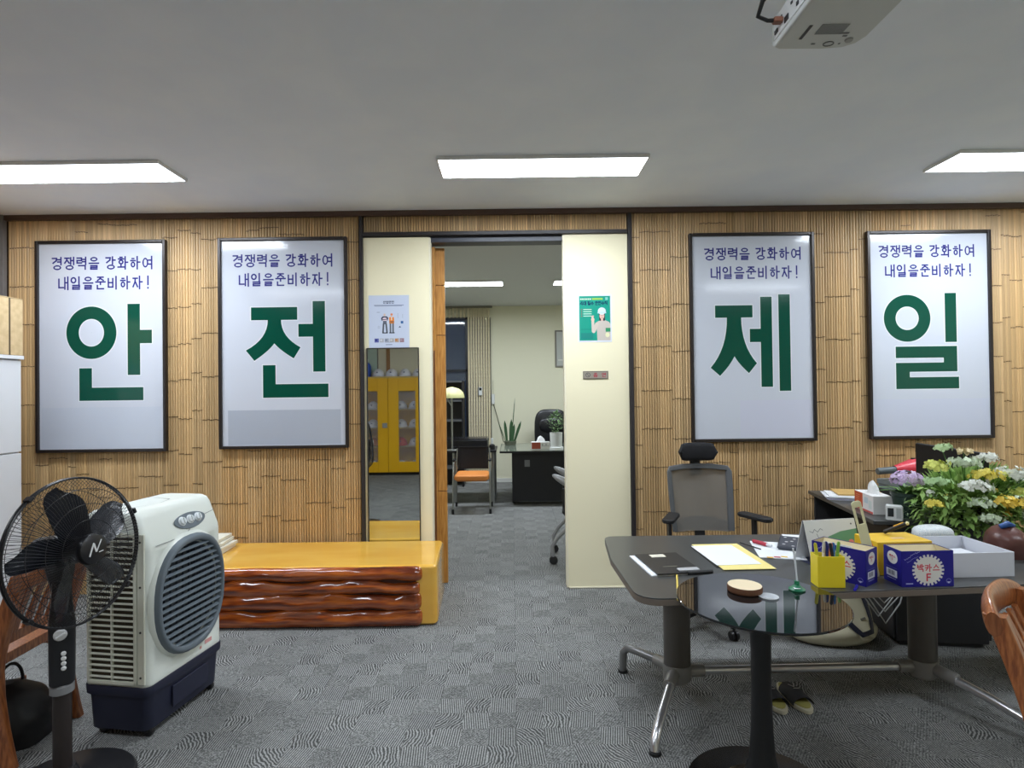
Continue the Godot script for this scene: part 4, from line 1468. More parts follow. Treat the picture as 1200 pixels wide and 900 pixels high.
func glass_table() -> void:
	var t := thing("round_table", "small round table with mirror-like black glass top on a black pedestal", "table", Vector3(0.932, 0, -2.15))
	var g := mat("black_glass", rgb(16, 18, 20), 0.015)
	g.metallic_specular = 0.5
	g.clearcoat_enabled = true
	g.clearcoat = 0.5
	g.clearcoat_roughness = 0.01
	var b := MB.new()
	b.lathe([Vector2(0, 0.732), Vector2(0.302, 0.732), Vector2(0.306, 0.735), Vector2(0.306, 0.740), Vector2(0.3035, 0.742), Vector2(0, 0.742)], 72)
	part(t, "glass_top", b, g)
	var black := mat("pedestal_black", rgb(20, 20, 22), 0.35)
	b = MB.new()
	b.lathe([Vector2(0.0, 0.018), Vector2(0.15, 0.022), Vector2(0.1, 0.04), Vector2(0.068, 0.075), Vector2(0.048, 0.14), Vector2(0.04, 0.25), Vector2(0.0365, 0.4), Vector2(0.0365, 0.55), Vector2(0.041, 0.68), Vector2(0.05, 0.72), Vector2(0.05, 0.7315), Vector2(0, 0.7315)], 28)
	part(t, "pedestal", b, black)
	b = MB.new()
	b.lathe([Vector2(0, 0), Vector2(0.275, 0.0), Vector2(0.28, 0.006), Vector2(0.276, 0.014), Vector2(0.12, 0.024), Vector2(0, 0.024)], 56)
	part(t, "foot_plate", b, mat("plate_black", rgb(24, 24, 24), 0.22))
	# what stands on it
	var c := thing("log_slice", "round wooden log slice with dark bark rim on the black glass table", "coaster", Vector3(0.91, 0.742, -2.235))
	b = MB.new()
	b.lathe([Vector2(0, 0), Vector2(0.062, 0), Vector2(0.0655, 0.004), Vector2(0.066, 0.022), Vector2(0.0635, 0.0255)], 40)
	part(c, "bark", b, grain("bark", [rgb(58, 32, 18), rgb(112, 70, 40), rgb(70, 40, 24)], Vector3(30, 8, 30), 0.8, 0.05, 3))
	b = MB.new()
	b.lathe([Vector2(0.0635, 0.0255), Vector2(0, 0.0262)], 40)
	part(c, "cut_face", b, mat("cut_wood", rgb(226, 208, 174), 0.6))
	b = MB.new()
	b.lathe([Vector2(0, 0.0005), Vector2(0.03, 0.0005), Vector2(0.036, 0.004), Vector2(0.037, 0.005), Vector2(0.03, 0.0015), Vector2(0, 0.0012)], 28)
	var clear := mat("clear_plastic", Color(0.93, 0.95, 0.97, 0.35), 0.15)
	clear.transparency = BaseMaterial3D.TRANSPARENCY_ALPHA
	single("clear_saucer", "small clear plastic saucer beside the log slice", "saucer", b, clear, Vector3(0.972, 0.742, -2.165))
	var f := thing("pen_stand", "green pen stand with thin white stems on the glass table", "pen stand", Vector3(1.119, 0.742, -2.24))
	b = MB.new()
	b.lathe([Vector2(0, 0), Vector2(0.03, 0), Vector2(0.031, 0.005), Vector2(0.018, 0.014), Vector2(0.01, 0.022), Vector2(0.009, 0.036), Vector2(0, 0.037)], 24)
	part(f, "base", b, mat("stand_green", rgb(24, 112, 76), 0.4))
	part(f, "label", boxed(Vector3(0.022, 0.001, 0.014), Vector3(-0.008, 0.0125, 0.016), 0.0, ), mat("paper_white", rgb(228, 230, 232), 0.7))
	for q in [[-0.012, 0.002], [-0.004, -0.002]]:
		b = MB.new()
		b.tube([Vector3(0.002, 0.03, q[1]), Vector3(q[0], 0.165 if q[0] < -0.01 else 0.15, q[1] - 0.004)], 0.003, 8)
		part(f, "stem", b, mat("stem_white", rgb(222, 226, 230), 0.35))


func mesh_chair() -> void:
	var t := thing("office_chair", "grey mesh-back swivel chair with black headrest behind the desk", "chair", Vector3(1.292, 0, -3.72))
	var grey := mat("chair_grey", rgb(86, 88, 90), 0.5)
	var black := mat("chair_black", rgb(26, 26, 28), 0.55)
	var lean := func(y: float) -> float: return -0.17 - 0.09 * (y - 0.55) / 0.45
	# back frame: a swept loop, wider at the top
	var loop := []
	for q in [Vector2(-0.2, 0.57), Vector2(-0.207, 0.72), Vector2(-0.213, 0.86), Vector2(-0.214, 0.965), Vector2(-0.2, 0.992), Vector2(-0.1, 1.002), Vector2(0, 1.004), Vector2(0.1, 1.002), Vector2(0.2, 0.992), Vector2(0.214, 0.965), Vector2(0.213, 0.86), Vector2(0.207, 0.72), Vector2(0.2, 0.57)]:
		loop.append(q)
	var b := MB.new()
	var rings := []
	for i in loop.size():
		var p: Vector2 = loop[i]
		var d: Vector2 = (loop[mini(i + 1, loop.size() - 1)] - loop[maxi(i - 1, 0)]).normalized()
		var nn := Vector2(-d.y, d.x)
		var ring := PackedVector3Array()
		for q in rounded(0.018, 0.013, 0.007, 3):
			var w := p + nn * (q.x - 0.008)
			ring.append(Vector3(w.x, w.y, lean.call(w.y) + q.y + 0.05 * pow(w.x / 0.21, 2)))
		rings.append(ring)
	b.loft(rings, true, true, true)
	part(t, "back_frame", b, grey)
	var net := mat("chair_mesh", Color(0.44, 0.425, 0.40, 0.88), 0.75)
	net.transparency = BaseMaterial3D.TRANSPARENCY_ALPHA
	b = MB.new()
	var rows := []
	for j in 10:
		var y := lerpf(0.56, 0.99, j / 9.0)
		var row := PackedVector3Array()
		for i in 13:
			var u := i / 6.0 - 1.0
			row.append(Vector3(u * lerpf(0.19, 0.2, j / 9.0), y, lean.call(y) - 0.012 + 0.05 * u * u * 0.9))
		rows.append(row)
	b.loft(rows, false, false)
	part(t, "back_mesh", b, net)
	b = MB.new()
	rows = []
	for j in 5:
		var y := lerpf(0.565, 0.655, j / 4.0)
		var row := PackedVector3Array()
		for i in 13:
			var u := i / 6.0 - 1.0
			row.append(Vector3(u * 0.19, minf(y, 0.565 + 0.09 * (1.0 - 0.35 * u * u) * j / 4.0), lean.call(y) - 0.03 + 0.045 * u * u))
		rows.append(row)
	b.loft(rows, false, false)
	part(t, "lumbar_support", b, grey)
	b = MB.new()
	b.box(Vector3(0, 0.955, lean.call(0.955) - 0.022), Vector3(0.09, 0.055, 0.012), 0.005)
	b.box(Vector3(0, 1.015, lean.call(1.0) - 0.025), Vector3(0.07, 0.06, 0.014), 0.004)
	part(t, "headrest_bracket", b, black)
	b = MB.new()
	rings = []
	for k in 13:
		var u := k / 6.0 - 1.0
		var ring := PackedVector3Array()
		var hh := 0.062 * pow(maxf(0.0, 1.0 - pow(absf(u), 6.0)), 0.35) + 0.002
		for q in 16:
			var a := TAU * q / 16.0
			ring.append(Vector3(u * 0.132, 1.098 + signf(sin(a)) * pow(absf(sin(a)), 0.6) * hh, lean.call(1.05) + 0.02 + 0.035 * u * u + cos(a) * 0.026))
		rings.append(ring)
	b.loft(rings, true, true, true)
	part(t, "headrest", b, mat("cushion_black", rgb(22, 22, 26), 0.85))
	b = MB.new()
	b.prism(rounded(0.245, 0.24, 0.09, 6), 0.425, 0.495, 0.024)
	var seat := part(t, "seat", b, mat("seat_fabric", rgb(44, 44, 48), 0.9))
	seat.position = Vector3(0, 0, 0.05)
	b = MB.new()
	b.bar(Vector3(0, 0.42, -0.1), Vector3(0, 0.5, -0.2), 0.07, 0.03, 0.006)
	b.bar(Vector3(0, 0.5, -0.2), Vector3(0, 0.62, -0.215), 0.07, 0.025, 0.006)
	part(t, "back_bracket", b, black)
	for s in [-1.0, 1.0]:
		b = MB.new()
		b.bar(Vector3(s * 0.2, 0.42, 0.06), Vector3(s * 0.275, 0.44, 0.05), 0.06, 0.018, 0.004)
		b.bar(Vector3(s * 0.275, 0.435, 0.05), Vector3(s * 0.278, 0.69, 0.03), 0.05, 0.02, 0.004, Vector3.RIGHT)
		var arm := part(t, "armrest", b, black)
		b = MB.new()
		b.xf = Transform3D(Basis(Vector3.UP, s * 0.45), Vector3(s * 0.272, 0.705, 0.06))
		b.prism(rounded(0.04, 0.125, 0.034, 5), -0.014, 0.014, 0.008)
		part(arm, "arm_pad", b, black)
	b = MB.new()
	b.tube([Vector3(0, 0.1, 0), Vector3(0, 0.4, 0)], 0.026, 14)
	part(t, "gas_lift", b, black)
	part(t, "tilt_box", boxed(Vector3(0.2, 0.05, 0.24), Vector3(0, 0.402, 0.02), 0.01), black)
	for i in 5:
		var a := TAU * i / 5.0 + 0.18
		var d := Vector3(sin(a), 0, cos(a))
		b = MB.new()
		b.bar(Vector3(0, 0.115, 0) + d * 0.02, Vector3(0, 0.082, 0) + d * 0.27, 0.042, 0.028, 0.006)
		var leg := part(t, "base_arm", b, black)
		b = MB.new()
		var side := Vector3(d.z, 0, -d.x)
		for s in [-1.0, 1.0]:
			b.xf = Transform3D(Basis(d, side, d.cross(side)).orthonormalized(), d * 0.262 + Vector3(0, 0.028, 0) + side * 0.016 * s)
			b.lathe([Vector2(0, -0.01), Vector2(0.024, -0.01), Vector2(0.028, -0.006), Vector2(0.028, 0.006), Vector2(0.024, 0.01), Vector2(0, 0.01)], 16)
		b.xf = Transform3D()
		b.tube([d * 0.262 + Vector3(0, 0.03, 0), d * 0.262 + Vector3(0, 0.08, 0)], 0.009, 8)
		part(leg, "caster", b, mat("caster_black", rgb(30, 30, 32), 0.4))


func credenza() -> void:
	var t := thing("side_credenza", "dark grey side desk running from the bamboo wall to the work desk", "desk", Vector3(2.55, 0, -3.805), -0.132)
	var top := mat("desk_grey", rgb(70, 71, 70), 0.3)
	var body := mat("credenza_dark", rgb(46, 46, 48), 0.5)
	part(t, "top", boxed(Vector3(0.7, 0.026, 1.0), Vector3(0, 0.732, 0), 0.004), top)
	part(t, "back_panel", boxed(Vector3(0.02, 0.68, 0.9), Vector3(0.3, 0.379, 0), 0.003), body)
	part(t, "end_panel", boxed(Vector3(0.64, 0.718, 0.022), Vector3(0.0, 0.359, -0.46), 0.003), body)
	var p := part(t, "pedestal", boxed(Vector3(0.5, 0.69, 0.44), Vector3(0.03, 0.372, 0.255), 0.004), body)
	for i in 3:
		var d := part(p, "drawer", boxed(Vector3(0.014, [0.2, 0.2, 0.24][i], 0.42), Vector3(-0.228, [0.6, 0.39, 0.158][i], 0.255), 0.003), mat("drawer_dark", rgb(52, 52, 54), 0.45))
		d.set_meta("label", "dark drawer front")
	part(t, "base_plinth", boxed(Vector3(0.46, 0.028, 0.4), Vector3(0.03, 0.014, 0.255), 0.003), body)
	var C := 0.745
	# papers and folders at the wall end
	var paper := mat("paper_white", rgb(228, 230, 232), 0.7)
	var stack := thing("paper_stack", "stack of white papers overhanging the side desk by the wall", "papers", Vector3(2.40, C, -4.02), -0.35)
	for i in 5:
		part(stack, "sheet_bundle", boxed(Vector3(0.31, 0.006, 0.23), Vector3([0.0, -0.012, 0.01, -0.02, 0.005][i], 0.003 + i * 0.0062, [0.0, 0.006, -0.01, 0.008, 0.0][i]), 0.001), [paper, mat("paper_lilac", rgb(206, 202, 226), 0.7), paper, mat("paper_grey", rgb(206, 208, 212), 0.7), paper][i])
	single("document_folder", "tan folder lying on the white paper stack", "folder", boxed(Vector3(0.3, 0.012, 0.22), Vector3(0, 0.006, 0), 0.002), mat("folder_tan", rgb(196, 160, 96), 0.7), Vector3(2.46, C + 0.032, -4.03), -0.3)
	# tissue box, its long side to the seat
	var p2 := Paint.new(240, 120, rgb(226, 222, 220))
	p2.rect(0, 0, 110, 100, rgb(196, 84, 48))
	for i in 5:
		p2.rect(18, 18 + i * 14, 70 - i * 6, 23 + i * 14, rgb(222, 140, 96))
	p2.rect(130, 20, 180, 60, rgb(190, 206, 214))
	p2.rect(186, 34, 226, 90, rgb(206, 214, 210))
	p2.rect(0, 106, 240, 120, rgb(206, 96, 88))
	tissue("tissue_box", "orange and white tissue box beside the purple flower pot", Vector3(2.30, C, -3.61), -0.132 + PI / 2, printed("tissue_print", p2, 0.6), 0.245, 0.115)
	# purple hydrangea in a dark pot
	var h := thing("potted_hydrangea", "purple hydrangea bloom in a dark green pot", "potted plant", Vector3(2.40, C, -3.44))
	var b := MB.new()
	b.lathe([Vector2(0, 0), Vector2(0.062, 0), Vector2(0.082, 0.13), Vector2(0.088, 0.132), Vector2(0.088, 0.15), Vector2(0.08, 0.15), Vector2(0.075, 0.135), Vector2(0, 0.13)], 28)
	part(h, "pot", b, mat("pot_green", rgb(32, 52, 44), 0.4))
	b = MB.new()
	for i in 34:
		var a := rng.randf() * TAU
		var r := rng.randf_range(0.03, 0.12)
		leaf(b, Vector3(cos(a) * 0.03, 0.14, sin(a) * 0.03), Vector3(cos(a) * r * 1.3, rng.randf_range(-0.03, 0.09), sin(a) * r * 1.3), 0.03, Color(0.13, 0.28, 0.07).lerp(Color(0.17, 0.33, 0.09), rng.randf()))
	part(h, "leaves", b, leafy()).set_meta("kind", "stuff")
	b = MB.new()
	for i in 130:
		var f := rng.randf_range(-0.2, 1.0)
		var a := rng.randf() * TAU
		var rr := sqrt(maxf(0.0, 1.0 - f * f))
		var d := Vector3(cos(a) * rr, f, sin(a) * rr)
		floret(b, Vector3(-0.01, 0.225, 0.02) + d * Vector3(0.085, 0.055, 0.085), d + Vector3(rng.randf_range(-0.5, 0.5), 0.2, rng.randf_range(-0.3, 0.6)), 0.016, Color(0.47, 0.33, 0.55).lerp(Color(0.62, 0.50, 0.66), rng.randf()))
	part(h, "bloom", b, leafy(), "round purple bloom")
	# small white clock radio
	var k := thing("desk_clock", "small white square desk clock in front of the flowers", "clock", Vector3(2.262, C, -3.355), -0.5)
	part(k, "case", boxed(Vector3(0.085, 0.09, 0.05), Vector3(0, 0.045, 0), 0.006), mat("clock_white", rgb(214, 216, 214), 0.4))
	part(k, "display", boxed(Vector3(0.03, 0.05, 0.003), Vector3(-0.02, 0.05, 0.0255), 0.001), mat("display_dark", rgb(40, 44, 46), 0.2))
	part(k, "keypad", boxed(Vector3(0.025, 0.06, 0.003), Vector3(0.02, 0.048, 0.0255), 0.001), mat("key_grey", rgb(170, 174, 172), 0.4))
	# monitor, edge towards the wall, screen to the seat on the left
	var m := thing("computer_monitor", "black switched-off monitor behind the flowers, turned to the left", "monitor", Vector3(2.80, C, -3.62), -PI / 2 - 0.08)
	part(m, "screen_case", boxed(Vector3(0.64, 0.37, 0.03), Vector3(0, 0.212, 0), 0.006), mat("monitor_black", rgb(16, 16, 18), 0.65))
	part(m, "screen", boxed(Vector3(0.61, 0.335, 0.002), Vector3(0, 0.216, 0.0155), 0.0005), mat("screen_off", rgb(11, 11, 14), 0.7))
	part(m, "neck", boxed(Vector3(0.06, 0.1, 0.02), Vector3(0, 0.055, -0.022), 0.004), mat("monitor_black", rgb(16, 16, 18), 0.65))
	part(m, "stand_foot", boxed(Vector3(0.2, 0.012, 0.09), Vector3(0, 0.006, -0.01), 0.004), mat("monitor_black", rgb(16, 16, 18), 0.65))
	# red helmet on a grey binder pile
	var gb := thing("binder_pile", "grey binders piled on the side desk under the red helmet", "binders", Vector3(2.85, C, -4.13), 0.13)
	for i in 3:
		part(gb, "binder", boxed(Vector3(0.24, 0.036, 0.2), Vector3([0.0, 0.006, -0.006][i], 0.018 + i * 0.0365, 0), 0.004), [body, mat("binder_grey", rgb(122, 132, 134), 0.5), mat("binder_grey", rgb(122, 132, 134), 0.5)][i])
	var rl := thing("red_megaphone", "red cone-shaped megaphone with a grey barrel beside the black monitor", "megaphone", Vector3(2.86, C + 0.1105, -4.13), 0.05)
	b = MB.new()
	b.xf = Transform3D(Basis(Vector3.BACK, -PI / 2 + 0.06), Vector3(0, 0.076, 0))
	b.lathe([Vector2(0.03, -0.07), Vector2(0.036, -0.05), Vector2(0.068, 0.06), Vector2(0.074, 0.1), Vector2(0.07, 0.1), Vector2(0.03, -0.03), Vector2(0, -0.03)], 28)
	part(rl, "horn", b, mat("horn_red", rgb(206, 52, 66), 0.35))
	b = MB.new()
	b.xf = Transform3D(Basis(Vector3.BACK, -PI / 2 + 0.06), Vector3(0, 0.076, 0))
	b.lathe([Vector2(0, -0.2), Vector2(0.022, -0.2), Vector2(0.025, -0.195), Vector2(0.025, -0.06), Vector2(0, -0.06)], 20)
	part(rl, "barrel", b, mat("barrel_grey", rgb(92, 100, 102), 0.45))
	part(rl, "hanger", boxed(Vector3(0.03, 0.012, 0.02), Vector3(0.075, 0.152, 0), 0.003), mat("barrel_dark", rgb(40, 42, 44), 0.5))


func tissue(called: String, label: String, at: Vector3, turn: float, m: Material, w: float, h: float) -> Node3D:
	var t := thing(called, label, "tissue box", at, turn)
	part(t, "carton", boxed(Vector3(w, h, 0.115), Vector3(0, h / 2, 0), 0.003), mat("tissue_white", rgb(226, 224, 222), 0.6))
	for s in [1.0, -1.0]:
		var b := sheet(w - 0.006, h - 0.006, 0.0)
		var o := part(t, "printed_side", b, m)
		o.position = Vector3(0, h / 2, s * 0.0578)
		o.rotation.y = 0.0 if s > 0 else PI
	var b := MB.new()
	var rows := []
	for j in 6:
		var v := j / 5.0
		var row := PackedVector3Array()
		for i in 12:
			var a := TAU * i / 12.0
			var r := (0.045 - 0.012 * v) * (1.0 + 0.14 * sin(a * 3.0 + v * 4.0)) * (sqrt(maxf(0.0, 1.02 - v * v)))
			row.append(Vector3(cos(a) * r * 1.3, h + 0.08 * v, sin(a) * r * 0.6))
		rows.append(row)
	b.loft(rows, true, true, true)
	part(t, "tissue", b, mat("tissue_paper", rgb(236, 236, 236), 0.8))
	return t


func leafy() -> StandardMaterial3D:
	var m := mat("leaf", Color.WHITE, 0.5)
	m.vertex_color_use_as_albedo = true
	m.backlight_enabled = true
	m.backlight = Color(0.25, 0.25, 0.2)
	return m


func leaf(b: MB, at: Vector3, d: Vector3, w: float, k: Color) -> void:
	# a bent leaf blade from at along d
	b.col = k
	var up := Vector3.UP if absf(d.normalized().y) < 0.9 else Vector3.RIGHT
	var s := d.cross(up).normalized() * w * 0.5
	var n := s.cross(d).normalized()
	if n.y < 0:
		n = -n
	var m := at + d * 0.5 + n * d.length() * 0.12
	var e := at + d
	b.tri(at, m + s - n * 0.1 * w, m, n, n, n)
	b.tri(at, m, m - s - n * 0.1 * w, n, n, n)
	b.tri(e, m + s - n * 0.1 * w, m, n, n, n)
	b.tri(e, m, m - s - n * 0.1 * w, n, n, n)


func floret(b: MB, at: Vector3, d: Vector3, r: float, k: Color) -> void:
	b.col = k
	d = d.normalized()
	var x := d.cross(Vector3(0.3, 0.9, 0.2)).normalized()
	var y := x.cross(d).normalized()
	var turn := rng.randf() * TAU
	for i in 4:
		var a := turn + TAU * i / 4.0
		var t := x * cos(a) + y * sin(a)
		var s := x * cos(a + 1.57) + y * sin(a + 1.57)
		var tip := at + t * r + d * r * 0.15
		var ml := at + t * r * 0.6 + s * r * 0.5
		var mr := at + t * r * 0.6 - s * r * 0.5
		b.tri(at, ml, tip, d, d, d)
		b.tri(at, tip, mr, d, d, d)


func helmet(m: Material, label: String, group := "") -> Node3D:
	var t := thing("safety_helmet", label, "helmet", Vector3.ZERO, 0.0, group)
	var b := MB.new()
	b.ell(Vector3(0, 0.03, 0), Vector3(0.108, 0.125, 0.13), 28, 10, 1.0, 0.0, 0.5)
	part(t, "shell", b, m)
	b = MB.new()
	var rows := []
	for j in 3:
		var row := PackedVector3Array()
		for i in 28:
			var a := TAU * i / 28.0
			var fr := maxf(0.0, sin(a))
			var k: float = [0.98, 1.12 + 0.16 * fr, 1.1 + 0.16 * fr][j]
			row.append(Vector3(cos(a) * 0.108 * k, [0.034, 0.02 - 0.006 * fr, 0.014 - 0.006 * fr][j], sin(a) * 0.13 * k))
		rows.append(row)
	b.loft(rows, true, false, true)
	part(t, "brim", b, m)
	b = MB.new()
	b.box(Vector3(0, 0.085, 0.122), Vector3(0.028, 0.022, 0.004), 0.001, Basis(Vector3.RIGHT, -0.35))
	part(t, "emblem", b, mat("emblem_navy", rgb(46, 54, 96), 0.5))
	return t


func flowers() -> void:
	var t := thing("flower_arrangement", "large arrangement of yellow and white flowers with green foliage", "flowers", Vector3(2.68, 0.745, -3.36))
	var b := MB.new()
	b.lathe([Vector2(0, 0), Vector2(0.13, 0), Vector2(0.165, 0.1), Vector2(0.16, 0.105), Vector2(0.15, 0.1), Vector2(0, 0.09)], 28)
	part(t, "bowl", b, mat("bowl_dark", rgb(40, 40, 34), 0.5))
	var o := Vector3(2.68, 0.745, -3.36)
	b = MB.new()
	for i in 2600:
		var a := rng.randf() * TAU
		var f := rng.randf_range(-0.12, 1.0)
		var rr := sqrt(maxf(0.05, 1.0 - f * f)) * rng.randf_range(0.35, 1.0)
		var p := Vector3(0.10 + cos(a) * rr * 0.41, 0.05 + f * 0.2, sin(a) * rr * 0.3)
		var d := (p - Vector3(0, 0.0, 0)).normalized() * rng.randf_range(0.035, 0.085) + Vector3(rng.randf_range(-0.03, 0.03), rng.randf_range(-0.02, 0.04), rng.randf_range(-0.03, 0.03))
		var g := rng.randf()
		leaf(b, p, d, rng.randf_range(0.012, 0.034), Color(0.22, 0.38, 0.09).lerp(Color(0.34, 0.5, 0.14), g))
	for i in 1700:
		# a lower, fuller skirt of leaves that hangs over the front
		var a := rng.randf_range(-0.4, PI + 0.4)
		var rr := rng.randf_range(0.55, 1.0)
		var p := Vector3(0.11 + cos(a) * rr * 0.43, rng.randf_range(-0.03, 0.2), sin(a) * rr * 0.3)
		var g := rng.randf()
		leaf(b, p, Vector3(cos(a) * 0.04 + rng.randf_range(-0.03, 0.03), rng.randf_range(-0.05, 0.04), sin(a) * 0.05 + rng.randf_range(-0.02, 0.03)), rng.randf_range(0.012, 0.03), Color(0.22, 0.38, 0.09).lerp(Color(0.34, 0.5, 0.14), g))
	for i in 420:
		# feathery sprigs low at the front
		var a := rng.randf_range(0.0, PI)
		var p := Vector3(cos(a) * rng.randf_range(0.2, 0.42), rng.randf_range(0.0, 0.12), sin(a) * rng.randf_range(0.1, 0.28))
		leaf(b, p, Vector3(rng.randf_range(-0.06, 0.06), rng.randf_range(-0.02, 0.05), rng.randf_range(0.0, 0.06)), 0.005, Color(0.14, 0.25, 0.10).lerp(Color(0.30, 0.38, 0.20), rng.randf()))
	part(t, "foliage", b, leafy(), "dense green leaves").set_meta("kind", "stuff")
	var Y := Color(0.78, 0.66, 0.10)
	var L := Color(0.66, 0.70, 0.16)
	var W := Color(0.72, 0.74, 0.66)
	var GW := Color(0.56, 0.66, 0.46)
	var O := Color(0.78, 0.54, 0.05)
	for q in [[2.40, 1.085, -3.2, 0.055, L, "lime yellow flower cluster"], [2.555, 1.10, -3.2, 0.065, GW, "pale green flower cluster"], [2.70, 1.125, -3.22, 0.05, W, "white flower spray"], [2.62, 1.04, -3.14, 0.066, Y, "bright yellow flower cluster"],
			[2.54, 0.985, -3.12, 0.062, W, "cream white flower head"], [2.80, 1.04, -3.18, 0.07, W, "white flower spray"], [2.83, 0.94, -3.12, 0.075, L, "lime yellow flower cluster"], [2.70, 0.90, -3.08, 0.072, O, "golden yellow flower cluster"],
			[2.33, 0.885, -3.14, 0.038, Y, "small yellow flower head"], [2.56, 0.895, -3.1, 0.052, GW, "small sage white flower spray"], [2.60, 0.815, -3.08, 0.05, GW, "small sage white flower spray"], [2.85, 0.82, -3.1, 0.06, W, "white flower spray"],
			[2.37, 1.005, -3.16, 0.055, Color(0.42, 0.62, 0.30), "light green flower cluster"], [2.94, 1.0, -3.25, 0.05, W, "white flower spray"], [2.48, 1.185, -3.25, 0.035, Color(0.5, 0.66, 0.34), "pale green sprig on top"], [2.605, 1.16, -3.25, 0.028, Color(0.74, 0.6, 0.34), "small peach flower"]]:
		var c := MB.new()
		var ctr := Vector3(q[0], q[1], q[2]) - o
		c.col = Color(0.1, 0.22, 0.06)
		c.tube([ctr * Vector3(0.4, 0.3, 0.4), ctr * 0.75, ctr - Vector3(0, 0.01, 0.01)], 0.003, 5)
		for i in int(q[3] * 1000):
			var a := rng.randf() * TAU
			var f := rng.randf_range(-0.35, 1.0)
			var rr := sqrt(maxf(0.0, 1.0 - f * f))
			var d := Vector3(cos(a) * rr * 1.25, f * 0.55, sin(a) * rr + 0.25)
			floret(c, ctr + d * q[3] * rng.randf_range(0.45, 1.15), d + Vector3(rng.randf_range(-0.6, 0.6), rng.randf_range(-0.2, 0.8), rng.randf_range(-0.3, 0.6)), rng.randf_range(0.01, 0.021), q[4] * rng.randf_range(0.82, 1.12))
		part(t, "flower_cluster", c, leafy(), q[5]).set_meta("kind", "stuff")
	for i in 20:
		# small sprays scattered between the big heads
		var c := MB.new()
		var a := rng.randf_range(0.1, PI - 0.1)
		var ctr := Vector3(0.06 + cos(a) * rng.randf_range(0.1, 0.42), rng.randf_range(0.08, 0.3), 0.1 + sin(a) * rng.randf_range(0.1, 0.2))
		var k: Color = [Y, L, W, GW, W, O][i % 6]
		c.col = Color(0.1, 0.22, 0.06)
		c.tube([ctr * 0.5, ctr], 0.002, 4)
		for j in 9:
			var d := Vector3(rng.randf_range(-1, 1), rng.randf_range(-0.3, 1), rng.randf_range(-0.3, 1))
			floret(c, ctr + d * 0.022, d, rng.randf_range(0.009, 0.015), k * rng.randf_range(0.85, 1.1))
		part(t, "flower_spray", c, leafy()).set_meta("kind", "stuff")


